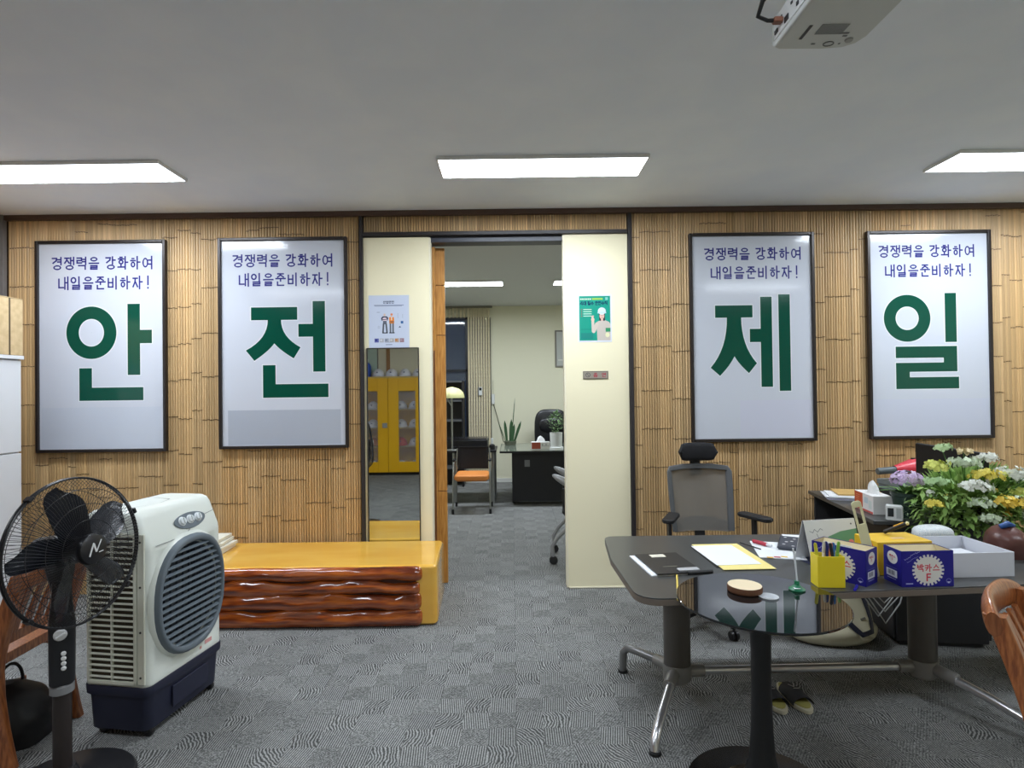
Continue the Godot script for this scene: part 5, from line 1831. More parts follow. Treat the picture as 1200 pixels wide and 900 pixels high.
func desk_things() -> void:
	var D := 0.69
	var paper := mat("paper_white", rgb(228, 230, 232), 0.7)
	# black folder with a clipboard clip, papers underneath
	var t := thing("clip_folder", "black folder with white label and metal clip at the desk's left end", "folder", Vector3(0.735, D, -2.735), 0.12)
	part(t, "papers", boxed(Vector3(0.215, 0.006, 0.31), Vector3(-0.022, 0.003, -0.006), 0.001), paper)
	part(t, "cover", boxed(Vector3(0.22, 0.007, 0.31), Vector3(0.006, 0.0105, 0), 0.002), mat("folder_black", rgb(38, 38, 38), 0.45))
	part(t, "label", boxed(Vector3(0.075, 0.0008, 0.045), Vector3(0.0, 0.0143, -0.11), 0.0002), mat("label_cream", rgb(214, 208, 190), 0.6))
	part(t, "clip", boxed(Vector3(0.1, 0.009, 0.035), Vector3(0.055, 0.0185, 0.128), 0.003), mat("clip_steel", rgb(196, 197, 200), 0.3, 0.2))
	part(t, "title_line", boxed(Vector3(0.07, 0.0006, 0.006), Vector3(-0.005, 0.0142, 0.06), 0.0), mat("title_grey", rgb(120, 116, 100), 0.6))
	var b := MB.new()
	b.tube([Vector3(-0.06, 0, 0), Vector3(0.06, 0, 0)], 0.009, 10)
	single("pen_case", "short black pen lying at the folder's right corner", "pen", b, mat("folder_black", rgb(38, 38, 38), 0.45), Vector3(0.855, D + 0.009, -2.60), 0.15)
	b = MB.new()
	b.tube([Vector3(0, 0, 0.17), Vector3(0, 0, -0.14), Vector3(0, 0, -0.155)], [0.0045, 0.0045, 0.001], 6)
	single("yellow_pencil", "yellow pencil jutting over the desk's front edge", "pencil", b, mat("pencil_yellow", rgb(222, 196, 92), 0.4), Vector3(0.703, D + 0.0046, -2.44), -0.27)
	# manila envelope with a sheet on a black board
	t = thing("manila_envelope", "pale yellow envelope lying across the middle of the desk", "envelope", Vector3(1.092, D, -2.86), 0.03)
	part(t, "backing_board", boxed(Vector3(0.235, 0.003, 0.36), Vector3(-0.018, 0.0015, -0.01), 0.001), mat("folder_black", rgb(38, 38, 38), 0.45))
	part(t, "envelope", boxed(Vector3(0.25, 0.003, 0.43), Vector3(0.005, 0.0046, 0.0), 0.001), mat("manila", rgb(232, 214, 136), 0.7))
	single("paper_sheet", "white sheet lying on the yellow envelope", "paper", boxed(Vector3(0.22, 0.0015, 0.33), Vector3(0, 0.0008, 0), 0.0003), paper, Vector3(1.07, D + 0.0062, -2.875), 0.06)
	# loose papers with index tabs, a patterned case, a red marker
	t = thing("tabbed_papers", "white papers with red and yellow index tabs beside the envelope", "papers", Vector3(1.375, D, -2.955), -0.25)
	part(t, "sheets", boxed(Vector3(0.22, 0.005, 0.31), Vector3(0, 0.0025, 0), 0.001), paper)
	for i in 3:
		part(t, "index_tab", boxed(Vector3(0.03, 0.001, 0.018), Vector3(-0.06 + i * 0.035, 0.0056, 0.15 - 0.012 * i), 0.0002), mat("tab_%d" % i, [rgb(222, 170, 50), rgb(176, 48, 62), rgb(226, 186, 60)][i], 0.5))
	t = thing("pattern_case", "dark case with pale dots lying on papers beside the calendar", "case", Vector3(1.49, D + 0.0055, -3.03), -0.5)
	part(t, "case", boxed(Vector3(0.13, 0.02, 0.24), Vector3(0, 0.01, 0), 0.008), mat("case_slate", rgb(58, 62, 72), 0.5))
	for i in 9:
		b = MB.new()
		b.lathe([Vector2(0.008, 0), Vector2(0.008, 0.0006), Vector2(0, 0.0006)], 10)
		var o := part(t, "dot", b, mat("dot_pale", rgb(206, 204, 206), 0.5))
		o.position = Vector3(-0.035 + 0.035 * (i % 3) + 0.01 * (i % 2), 0.0201, -0.08 + 0.075 * (i / 3) + 0.02 * (i % 2))
	single("note_paper", "white note paper at the desk's back edge by the calendar", "paper", boxed(Vector3(0.14, 0.002, 0.2), Vector3(0, 0.001, 0), 0.0003), paper, Vector3(1.59, D, -3.16), -0.3)
	t = thing("red_marker", "red marker pen with a clear cap lying on papers", "marker", Vector3(1.335, D + 0.016, -3.04), 0.5)
	b = MB.new()
	b.tube([Vector3(0, 0, -0.055), Vector3(0, 0, 0.03)], 0.0105, 12)
	part(t, "barrel", b, mat("marker_red", rgb(176, 40, 60), 0.35))
	b = MB.new()
	b.tube([Vector3(0, 0, 0.03), Vector3(0, 0, 0.06)], [0.009, 0.006], 12)
	part(t, "cap", b, mat("cap_pale", rgb(206, 206, 210), 0.35))
	b = MB.new()
	b.tube([Vector3(0, 0, -0.07), Vector3(0, 0, 0.07)], 0.0035, 8)
	single("ballpoint_pen", "thin black pen lying on white papers", "pen", b, mat("pen_black", rgb(38, 40, 44), 0.35), Vector3(1.262, D + 0.009, -3.02), 0.42)
	# desk calendar, a tent of card
	t = thing("desk_calendar", "standing white desk calendar with a green hill picture", "calendar", Vector3(1.553, D, -2.785), 0.16)
	var p := Paint.new(280, 210, rgb(226, 226, 218))
	p.poly([Vector2(14, 170), Vector2(60, 118), Vector2(120, 82), Vector2(190, 60), Vector2(280, 50), Vector2(280, 130), Vector2(200, 140), Vector2(110, 166), Vector2(60, 210), Vector2(20, 210)], rgb(104, 156, 112))
	p.poly([Vector2(14, 170), Vector2(60, 118), Vector2(110, 90), Vector2(90, 130), Vector2(50, 210), Vector2(20, 210)], rgb(46, 110, 80))
	p.ring(Vector2(238, 112), 14, 12, 0, rgb(222, 128, 120))
	p.ring(Vector2(160, 128), 20, 8, 0, rgb(190, 202, 150))
	for q in [[24, 52, 40, 60], [40, 60, 52, 44], [52, 44, 66, 58], [66, 58, 84, 42], [60, 66, 66, 86], [84, 42, 96, 50]]:
		p.seg(Vector2(q[0], q[1]), Vector2(q[2], q[3]), 2.0, rgb(90, 96, 90), false)
	p.ring(Vector2(256, 26), 4, 4, 0, rgb(70, 74, 80))
	var face := MB.new()
	face.quad(Vector3(-0.14, 0.2, 0.0), Vector3(0.14, 0.2, 0.0), Vector3(0.14, 0.002, 0.06), Vector3(-0.14, 0.002, 0.06), Vector3(0, 0.29, 0.96))
	part(t, "picture_page", face, printed("calendar_print", p, 0.6))
	b = MB.new()
	b.bar(Vector3(0, 0.199, -0.004), Vector3(0, 0.001, 0.0555), 0.28, 0.003, 0.001, Vector3.BACK)
	part(t, "front_card", b, mat("card_navy", rgb(38, 42, 66), 0.6))
	b = MB.new()
	b.bar(Vector3(0, 0.199, -0.006), Vector3(0, 0.001, -0.0655), 0.28, 0.003, 0.001, Vector3.BACK)
	part(t, "rear_card", b, paper)
	part(t, "base_card", boxed(Vector3(0.28, 0.002, 0.115), Vector3(0, 0.001, -0.005), 0.0), mat("card_navy", rgb(38, 42, 66), 0.6))
	# yellow pencil cup and what it holds
	t = thing("pencil_cup", "square yellow pencil cup at the desk's front", "pencil cup", Vector3(1.350, D, -2.435), -0.08)
	var yel := mat("cup_yellow", rgb(228, 206, 40), 0.45)
	for s in [-1, 1]:
		part(t, "side", boxed(Vector3(0.004, 0.132, 0.066), Vector3(s * 0.054, 0.067, 0), 0.001), yel)
		part(t, "side", boxed(Vector3(0.112, 0.132, 0.004), Vector3(0, 0.067, s * 0.033), 0.001), yel)
	part(t, "bottom", boxed(Vector3(0.108, 0.004, 0.064), Vector3(0, 0.003, 0), 0.0), yel)
	for q in [[-0.036, 0.01, rgb(226, 220, 60), "yellow highlighter in the yellow cup", -0.12], [-0.016, -0.012, rgb(226, 222, 208), "white correction pen in the yellow cup", 0.1], [-0.002, 0.012, rgb(206, 120, 80), "orange pen in the yellow cup", 0.12], [0.012, -0.01, rgb(44, 56, 130), "navy pen in the yellow cup", -0.05], [0.022, 0.01, rgb(60, 132, 206), "light blue highlighter in the yellow cup", 0.02], [0.036, -0.006, rgb(140, 196, 80), "green highlighter in the yellow cup", 0.15], [0.03, 0.018, rgb(40, 44, 50), "black pen in the yellow cup", -0.16]]:
		var pen := thing("cup_pen", q[3], "pen", Vector3(1.350 + q[0], D + 0.0055, -2.435 + q[1]), 0.0, "pens in the yellow cup")
		b = MB.new()
		b.tube([Vector3(0, 0, 0), Vector3(q[4] * 0.1, 0.13, -0.006)], 0.0062, 10)
		part(pen, "barrel", b, mat("pen_%s" % q[2].to_html(), q[2], 0.4))
		b = MB.new()
		b.tube([Vector3(q[4] * 0.1, 0.13, -0.006), Vector3(q[4] * 0.14, 0.172, -0.008), Vector3(q[4] * 0.145, 0.178, -0.008)], [0.0072, 0.0068, 0.004], 10)
		part(pen, "cap", b, mat("cap_%s" % q[2].to_html(), q[2].lerp(Color.BLACK, 0.12), 0.4))
	# two blue drink boxes
	var pa := Paint.new(452, 320, rgb(26, 22, 132))
	gear(pa, Vector2(230, 172), 138)
	pa.hangul("박카스", Vector2(136, 120), Vector2(56, 64), 68, 0, 8.5, rgb(206, 52, 72))
	pa.hangul("F", Vector2(210, 208), Vector2(46, 58), 40, 0, 12.0, rgb(206, 52, 72))
	script(pa, Vector2(22, 70), 24.0, rgb(206, 210, 236))
	script(pa, Vector2(46, 96), 16.0, rgb(190, 196, 230))
	pa.rect(34, 286, 96, 296, rgb(170, 174, 220))
	pa.ring(Vector2(408, 272), 20, 20, 4, rgb(130, 136, 200))
	pa.poly([Vector2(392, 278), Vector2(424, 278), Vector2(408, 296)], rgb(206, 210, 232))
	var pb := Paint.new(200, 320, rgb(28, 24, 128))
	gear(pb, Vector2(100, 84), 58, false)
	pb.hangul("박카스", Vector2(66, 62), Vector2(20, 22), 24, 0, 4.0, rgb(206, 72, 82))
	pb.hangul("F", Vector2(92, 92), Vector2(18, 22), 20, 0, 4.0, rgb(206, 72, 82))
	pb.rect(30, 196, 150, 262, rgb(220, 222, 230))
	for i in 9:
		pb.rect(48 + i * 9, 206, 48 + i * 9 + 3 + (i * 7) % 4, 246, rgb(40, 40, 60))
	pb.rect(30, 176, 150, 179, rgb(120, 126, 196))
	pb.rect(40, 276, 140, 282, rgb(170, 174, 214))
	var front_m := printed("drink_front", pa, 0.4)
	var side_m := printed("drink_side", pb, 0.4)
	drink_box("blue drink carton with a white toothed disc, right of the other one", Vector3(1.756, D, -2.458), 0.03, front_m, side_m)
	drink_box("blue drink carton turned aside behind the yellow pencil cup", Vector3(1.476, D, -2.53), -0.95, front_m, side_m)
	# papers standing in the nearer blue carton
	single("paper_slip", "white paper slip standing in the blue carton behind the cup", "paper", boxed(Vector3(0.12, 0.14, 0.002), Vector3(0, 0.07, 0), 0.0003), paper, Vector3(1.46, D + 0.006, -2.549), -0.95)
	var h := thing("handle_stick", "flat cream plastic handle with a slot, standing behind the turned blue carton", "handle", Vector3(1.604, D + 0.004, -2.512))
	b = MB.new()
	var lean := Transform3D(Basis(Vector3.BACK, 0.21) * Basis(Vector3.RIGHT, -0.05), Vector3.ZERO)
	b.xf = lean
	for s in [-1, 1]:
		b.box(Vector3(s * 0.0165, 0.285, 0), Vector3(0.011, 0.09, 0.008), 0.003)
	b.box(Vector3(0, 0.122, 0), Vector3(0.044, 0.24, 0.008), 0.003)
	b.xf = lean * Transform3D(Basis(Vector3.RIGHT, PI / 2), Vector3(0, 0.331, 0))
	b.prism(rounded(0.022, 0.014, 0.0135, 5), -0.004, 0.004, 0.002)
	part(h, "grip", b, mat("handle_cream", rgb(218, 214, 172), 0.45))
	# yellow carton between the blue ones
	t = thing("yellow_carton", "yellow carton standing between and behind the blue drink cartons", "carton", Vector3(1.765, D, -2.635), 0.06)
	part(t, "carton", boxed(Vector3(0.26, 0.15, 0.16), Vector3(0, 0.075, 0), 0.003), mat("carton_yellow", rgb(226, 182, 36), 0.5))
	part(t, "sticker", boxed(Vector3(0.06, 0.0006, 0.03), Vector3(0.01, 0.1504, 0.02), 0.0), mat("sticker_peach", rgb(230, 190, 130), 0.5))
	b = MB.new()
	b.lathe([Vector2(0.022, 0), Vector2(0.022, 0.0006), Vector2(0, 0.0006)], 18)
	var disc := part(t, "emblem", b, mat("emblem_red", rgb(212, 92, 66), 0.5))
	disc.position = Vector3(-0.1305, 0.12, 0.03)
	disc.rotation.z = PI / 2
	part(t, "speckled_band", boxed(Vector3(0.0012, 0.06, 0.12), Vector3(-0.1306, 0.035, 0), 0.0), grain("speckle", [rgb(150, 116, 60), rgb(60, 52, 44), rgb(170, 136, 70)], Vector3(60, 60, 60), 0.6, 0.08, 8))
	t = thing("box_cutter", "black and yellow utility knife resting on the yellow carton", "utility knife", Vector3(1.80, D + 0.151, -2.66), -0.6)
	b = MB.new()
	b.bar(Vector3(-0.05, 0.008, 0), Vector3(0.04, 0.06, 0), 0.028, 0.016, 0.005)
	part(t, "handle", b, mat("cutter_black", rgb(34, 32, 30), 0.4))
	b = MB.new()
	b.bar(Vector3(-0.01, 0.041, 0), Vector3(0.028, 0.063, 0), 0.014, 0.004, 0.001)
	part(t, "slider", b, mat("cutter_yellow", rgb(232, 168, 40), 0.4))
	b = MB.new()
	b.bar(Vector3(0.038, 0.058, 0), Vector3(0.05, 0.065, 0), 0.026, 0.014, 0.004)
	part(t, "end_cap", b, mat("cutter_cream", rgb(226, 216, 160), 0.4))
	b = MB.new()
	b.tube([Vector3(-0.03, 0, 0), Vector3(0.03, 0, 0)], 0.006, 10)
	single("blue_pen_cap", "short blue pen cap on the desk's front edge by the cup", "pen cap", b, mat("cap_blue", rgb(48, 44, 178), 0.35), Vector3(1.44, D + 0.006, -2.385), 0.9)
	# the open white box and what is in it
	t = thing("open_box", "open white cardboard tray at the right of the blue cartons", "box", Vector3(2.075, D, -2.655), 0.03)
	var wb := mat("tray_white", rgb(206, 208, 216), 0.6)
	part(t, "bottom", boxed(Vector3(0.3, 0.004, 0.28), Vector3(0, 0.002, 0), 0.0), wb)
	for s in [-1, 1]:
		part(t, "side", boxed(Vector3(0.004, 0.108, 0.28), Vector3(s * 0.15, 0.054, 0), 0.001), wb)
		part(t, "side", boxed(Vector3(0.3, 0.108, 0.004), Vector3(0, 0.054, s * 0.14), 0.001), wb)
	for i in 4:
		single("paper_packet", ["white packet at the left in the open tray", "cream packet in the middle of the open tray", "white packet leaning in the open tray", "pale packet at the back in the open tray"][i], "packet", boxed(Vector3(0.11, 0.05, 0.1), Vector3(0, 0.025, 0), 0.01), [paper, mat("packet_cream", rgb(206, 200, 180), 0.7), paper, mat("paper_grey", rgb(206, 208, 212), 0.7)][i], Vector3(2.075 + [-0.085, 0.02, -0.03, 0.075][i], D + 0.005 + [0.0, 0.0, 0.0, 0.0][i], -2.655 + [0.07, 0.075, -0.06, -0.07][i]), [0.0, 0.1, -0.1, 0.08][i])
	# wrapped bundle at the far right
	t = thing("plastic_bag", "crumpled brown bag with a blue tie at the desk's right end", "bag", Vector3(2.46, D, -2.82))
	b = MB.new()
	var rows := []
	var f := FastNoiseLite.new()
	f.seed = 77
	f.frequency = 9.0
	for j in 11:
		var row := PackedVector3Array()
		for i in 22:
			var a := TAU * i / 22.0
			var v := j / 10.0
			var r := 0.085 * sqrt(maxf(0.02, 1.0 - pow(absf(v * 2.0 - 0.8) / 1.25, 2.0)))
			var q := Vector3(cos(a) * r, v * 0.15, sin(a) * r * 1.15)
			row.append(q * Vector3(1, 1, 1) + Vector3(q.x, 0, q.z).normalized() * 0.02 * f.get_noise_3dv(q))
		rows.append(row)
	b.loft(rows, true, true, true)
	part(t, "sack", b, mat("bag_brown", rgb(96, 60, 54), 0.35))
	b = MB.new()
	b.tube([Vector3(-0.05, 0.15, 0.02), Vector3(-0.02, 0.165, 0.03), Vector3(0.02, 0.155, 0.02)], [0.012, 0.016, 0.008], 8)
	part(t, "tie", b, mat("tie_blue", rgb(36, 78, 140), 0.4))
	t = thing("patterned_pouch", "white patterned pouch behind the brown bag at the right edge", "pouch", Vector3(2.46, 0.745, -3.21))
	b = MB.new()
	b.ell(Vector3(0, 0.05, 0), Vector3(0.1, 0.05, 0.06), 20, 10, 0.7)
	part(t, "pouch", b, grain("pouch_print", [rgb(120, 150, 170), rgb(226, 226, 222), rgb(232, 230, 226)], Vector3(16, 16, 16), 0.6, 0.05, 14))
	t.position = Vector3(2.262, D, -3.05)


func gear(p: Paint, c: Vector2, r: float, teeth := true) -> void:
	var k := rgb(222, 220, 214)
	p.ring(c, r * 0.86 if teeth else r, r * 0.86 if teeth else r, 0, k)
	if teeth:
		for i in 24:
			var a := TAU * i / 24.0
			var d := Vector2(cos(a), sin(a))
			p.seg(c + d * r * 0.8, c + d * r * 0.95, r * 0.14, k)


func script(p: Paint, at: Vector2, s: float, k: Color) -> void:
	# a slanted line of joined handwriting strokes
	var q := at
	for i in 15:
		var r := q + Vector2(s * 0.42, -s * 0.24 + (s * 0.5 if i % 2 == 0 else -s * 0.5) * (1.3 if i % 5 == 0 else 0.6))
		p.seg(q, r, s * 0.12, k, false)
		q = r


func drink_box(label: String, at: Vector3, turn: float, fm: Material, sm: Material) -> void:
	var t := thing("drink_carton", label, "carton", at, turn, "blue drink cartons")
	var blue := mat("drink_blue", rgb(30, 26, 120), 0.45)
	var inner := mat("carton_inside", rgb(206, 190, 150), 0.8)
	var w := 0.226
	var d := 0.11
	var h := 0.152
	for s in [-1.0, 1.0]:
		part(t, "panel", boxed(Vector3(w, h, 0.0025), Vector3(0, h / 2, s * (d / 2 - 0.00125)), 0.0), blue)
		part(t, "panel", boxed(Vector3(0.0025, h, d - 0.005), Vector3(s * (w / 2 - 0.00125), h / 2, 0), 0.0), blue)
		part(t, "lining", boxed(Vector3(w - 0.006, h - 0.004, 0.001), Vector3(0, h / 2, s * (d / 2 - 0.0031)), 0.0), inner)
		part(t, "lining", boxed(Vector3(0.001, h - 0.004, d - 0.008), Vector3(s * (w / 2 - 0.0031), h / 2, 0), 0.0), inner)
		var o := part(t, "printed_face", sheet(w - 0.001, h - 0.001, 0.0), fm, "blue face with white toothed disc and red lettering")
		o.position = Vector3(0, h / 2, s * (d / 2 + 0.0004))
		o.rotation.y = 0.0 if s > 0 else PI
		o = part(t, "printed_side", sheet(d - 0.001, h - 0.001, 0.0), sm)
		o.position = Vector3(s * (w / 2 + 0.0004), h / 2, 0)
		o.rotation.y = s * PI / 2
	part(t, "bottom", boxed(Vector3(w - 0.006, 0.002, d - 0.006), Vector3(0, 0.002, 0), 0.0), inner)
	var b := MB.new()
	b.bar(Vector3(0, h - 0.004, -d / 2 + 0.004), Vector3(0, h - 0.03, -d / 2 + 0.03), w - 0.01, 0.0015, 0.0, Vector3.BACK)
	part(t, "flap", b, inner)


func under_desk() -> void:
	# cream foot machine standing beyond the desk
	var t := thing("foot_machine", "cream rounded floor machine with a navy band, under the desk", "appliance", Vector3(1.985, 0, -3.47))
	var cream := mat("machine_cream", rgb(214, 208, 180), 0.3)
	var b := MB.new()
	var rows := []
	for j in 12:
		var v := j / 11.0
		var y := 0.005 + 0.125 * v
		var k := sqrt(maxf(0.03, 1.0 - pow(absf(v - 0.42) / 0.64, 2.6)))
		var row := PackedVector3Array()
		for i in 32:
			var a := TAU * i / 32.0
			var x := cos(a)
			row.append(Vector3(-0.04 + 0.04 * v + x * 0.245 * k * (1.12 if x < 0 else 1.0), y, sin(a) * 0.15 * k))
		rows.append(row)
	b.loft(rows, true, true, true)
	part(t, "shell", b, cream)
	# the neck leans back and to the left, its front face a long tongue inside a navy band
	var lean := Transform3D(Basis(Vector3.BACK, 0.36) * Basis(Vector3.RIGHT, -0.42), Vector3(0.09, 0.065, 0.11))
	for q in [["neck", 0.128, 0.0, cream, ""], ["band", 0.105, 0.052, mat("machine_navy", rgb(40, 42, 62), 0.35), "navy band"], ["tongue", 0.078, 0.06, cream, ""]]:
		b = MB.new()
		b.xf = lean
		rows = []
		for j in 12:
			var v := j / 11.0
			var y := lerpf(-0.02, 0.62, v) if q[0] == "neck" else lerpf(0.0 if q[0] == "band" else 0.026, 0.6, v)
			var wd: float = q[1] * (1.0 - 0.3 * v) * sqrt(minf(1.0, 0.12 + v * 3.2))
			var row := PackedVector3Array()
			for i in 24:
				var a := TAU * i / 24.0
				row.append(Vector3(cos(a) * wd, y, q[2] + sin(a) * (0.06 if q[0] == "neck" else 0.018)))
			rows.append(row)
		b.loft(rows, true, true, true)
		part(t, q[0], b, q[3], q[4])
	b = MB.new()
	b.xf = lean
	b.box(Vector3(0.012, 0.09, 0.079), Vector3(0.03, 0.012, 0.004), 0.001)
	part(t, "button", b, mat("button_grey", rgb(120, 116, 104), 0.5))
	# slippers
	var sole := mat("slipper_sole", rgb(206, 200, 176), 0.7)
	var inside := mat("slipper_inner", rgb(178, 170, 96), 0.7)
	var dark := mat("slipper_dark", rgb(42, 42, 46), 0.7)
	var proto: Node3D
	for i in 2:
		var lab: String = ["left slipper of the dark pair under the desk", "right slipper of the dark pair under the desk"][i]
		if i == 0:
			proto = thing("slipper", lab, "slipper", Vector3(1.255, 0, -2.80), 0.06, "pair of slippers")
			var out := PackedVector2Array()
			for k in 28:
				var a := TAU * k / 28.0
				var z := sin(a) * 0.135
				out.append(Vector2(cos(a) * (0.047 + 0.07 * z) * (0.9 + 0.1 * absf(sin(a * 2.0))), z))
			b = MB.new()
			b.prism(out, 0.0, 0.022, 0.005)
			part(proto, "sole", b, sole)
			var inn := PackedVector2Array()
			for q in out:
				inn.append(q * 0.88)
			b = MB.new()
			b.prism(inn, 0.0225, 0.026, 0.001)
			part(proto, "insole", b, inside)
			b = MB.new()
			rows = []
			for j in 6:
				var z := lerpf(-0.06, 0.085, j / 5.0)
				var hw := 0.047 + 0.07 * z
				var row := PackedVector3Array()
				for k in 9:
					var a := PI * k / 8.0
					row.append(Vector3(cos(a) * hw, 0.018 + sin(a) * (0.05 - 0.012 * absf(j - 2.0) / 3.0), z))
				rows.append(row)
			b.loft(rows, false, false, true)
			part(proto, "strap", b, dark, "wide dark strap")
			b = MB.new()
			for q in [[-0.016, -0.02, 0.0, 0.006], [0.0, 0.006, 0.014, -0.02], [-0.01, 0.018, 0.014, 0.022]]:
				b.bar(Vector3(q[0], 0.0668, q[1]), Vector3(q[2], 0.0668, q[3]), 0.005, 0.002, 0.0)
			part(proto, "motif", b, mat("motif_grey", rgb(170, 170, 168), 0.6))
		else:
			copy_of(proto, lab, Vector3(1.372, 0, -2.80), 0.10, "pair of slippers")
	# cables hanging behind the desk
	b = MB.new()
	for q in [[0.0, 0.0, 0.2], [0.02, 0.03, 0.16], [0.05, -0.02, 0.13], [0.01, 0.05, 0.22]]:
		b.tube([Vector3(q[0] - 0.1, 0.62, q[1]), Vector3(q[0] - 0.02, 0.62 - q[2] * 0.5, q[1] + 0.01), Vector3(q[0] + 0.06, 0.6 - q[2], q[1] + 0.02), Vector3(q[0] + 0.16, 0.62 - q[2] * 0.6, q[1]), Vector3(q[0] + 0.2, 0.64, q[1])], 0.004, 6)
	single("cable_bundle", "tangle of white cables hanging behind the desk", "cables", b, mat("cable_white", rgb(196, 198, 198), 0.5), Vector3(2.06, -0.2, -3.32))
	# blue bag on the floor beyond the wooden chair
	t = thing("shopping_bag", "blue patterned bag on the floor beyond the right wooden chair", "bag", Vector3(2.78, 0, -2.75))
	b = MB.new()
	b.loft([ring_xz(0.15, 0.1, 0.0, 0.03), ring_xz(0.16, 0.11, 0.2, 0.03), ring_xz(0.15, 0.09, 0.5, 0.03), ring_xz(0.14, 0.06, 0.62, 0.03)], true, true, true)
	part(t, "sack", b, grain("blue_print", [rgb(24, 44, 84), rgb(40, 84, 140), rgb(150, 170, 190)], Vector3(7, 7, 7), 0.6, 0.03, 15))
	b = MB.new()
	b.ringtube(Vector3(0, 0.62, 0), Vector3(0.08, 0, 0), Vector3(0, 0.12, 0), 0.008, 16, 6, PI)
	part(t, "handle", b, mat("tie_blue", rgb(36, 78, 140), 0.4))


func projector() -> void:
	var t := thing("ceiling_projector", "white projector with black cable hanging from the ceiling", "projector", Vector3(1.015, 2.665, -1.70))
	var white := mat("projector_white", rgb(206, 210, 208), 0.45)
	var b := MB.new()
	var out := PackedVector2Array()
	for q in [Vector2(-0.14, 0.12), Vector2(-0.14, -0.15), Vector2(-0.12, -0.16), Vector2(0.02, -0.162), Vector2(0.09, -0.155), Vector2(0.125, -0.13), Vector2(0.14, -0.09), Vector2(0.14, 0.12)]:
		out.append(q)
	b.prism(out, 0.0, 0.1, 0.01)
	part(t, "body", b, white)
	# rear panel with sockets on the left
	part(t, "socket_panel", boxed(Vector3(0.004, 0.07, 0.24), Vector3(-0.141, 0.052, -0.015), 0.001), mat("panel_pale", rgb(224, 226, 226), 0.4))
	for i in 7:
		part(t, "socket", boxed(Vector3(0.005, [0.014, 0.01, 0.018, 0.008, 0.012, 0.016, 0.01][i], [0.02, 0.012, 0.026, 0.01, 0.012, 0.028, 0.012][i]), Vector3(-0.1435, [0.035, 0.06, 0.034, 0.06, 0.035, 0.05, 0.06][i], -0.115 + i * 0.034), 0.001), mat("socket_dark", rgb(40, 42, 46), 0.4))
	# print and vents on the underside
	var grey := mat("print_grey", rgb(110, 112, 112), 0.6)
	part(t, "rating_label", boxed(Vector3(0.085, 0.0012, 0.05), Vector3(0.0, -0.0008, -0.05), 0.0), grain("label_print", [rgb(96, 98, 98), rgb(150, 152, 152), rgb(120, 122, 122)], Vector3(30, 60, 60), 0.6, 0.06, 2))
	part(t, "model_mark", boxed(Vector3(0.01, 0.0012, 0.07), Vector3(-0.075, -0.0008, -0.065), 0.0), mat("mark_dark", rgb(60, 60, 62), 0.5))
	b = MB.new()
	b.ringtube(Vector3(0.03, -0.001, -0.125), Vector3(0.016, 0, 0), Vector3(0, 0, 0.012), 0.0018, 20, 5)
	part(t, "emblem", b, grey)
	for q in [[-0.02, -0.125, 0.012], [0.065, -0.125, 0.006], [0.05, -0.07, 0.03], [0.06, -0.085, 0.014]]:
		part(t, "icon", boxed(Vector3(q[2], 0.0012, 0.006), Vector3(q[0], -0.0008, q[1]), 0.0), grey)
	b = MB.new()
	b.lathe([Vector2(0, -0.005), Vector2(0.011, -0.005), Vector2(0.013, 0), Vector2(0, 0)], 14, Vector3(0.085, 0.0, -0.105))
	part(t, "foot", b, mat("foot_pale", rgb(170, 172, 170), 0.5))
	b = MB.new()
	b.tube([Vector3(-0.14, 0.045, -0.075), Vector3(-0.19, 0.045, -0.075), Vector3(-0.225, 0.052, -0.065), Vector3(-0.22, 0.085, -0.04), Vector3(-0.16, 0.15, 0.02), Vector3(-0.05, 0.27, 0.1)], [0.008, 0.006, 0.007, 0.0075, 0.006, 0.006], 10)
	part(t, "cable", b, mat("cable_black", rgb(24, 24, 26), 0.4), "black cable")
	part(t, "plug", boxed(Vector3(0.03, 0.018, 0.024), Vector3(-0.158, 0.045, -0.075), 0.004), mat("plug_copper", rgb(130, 82, 62), 0.4))
	b = MB.new()
	b.tube([Vector3(0.02, 0.098, 0.04), Vector3(0.02, CEIL - 2.665, 0.04)], 0.022, 14)
	b.lathe([Vector2(0, CEIL - 2.665), Vector2(0.07, CEIL - 2.665), Vector2(0.07, CEIL - 2.675), Vector2(0, CEIL - 2.675)], 20, Vector3(0.02, 0, 0.04))
	part(t, "mount", b, white)


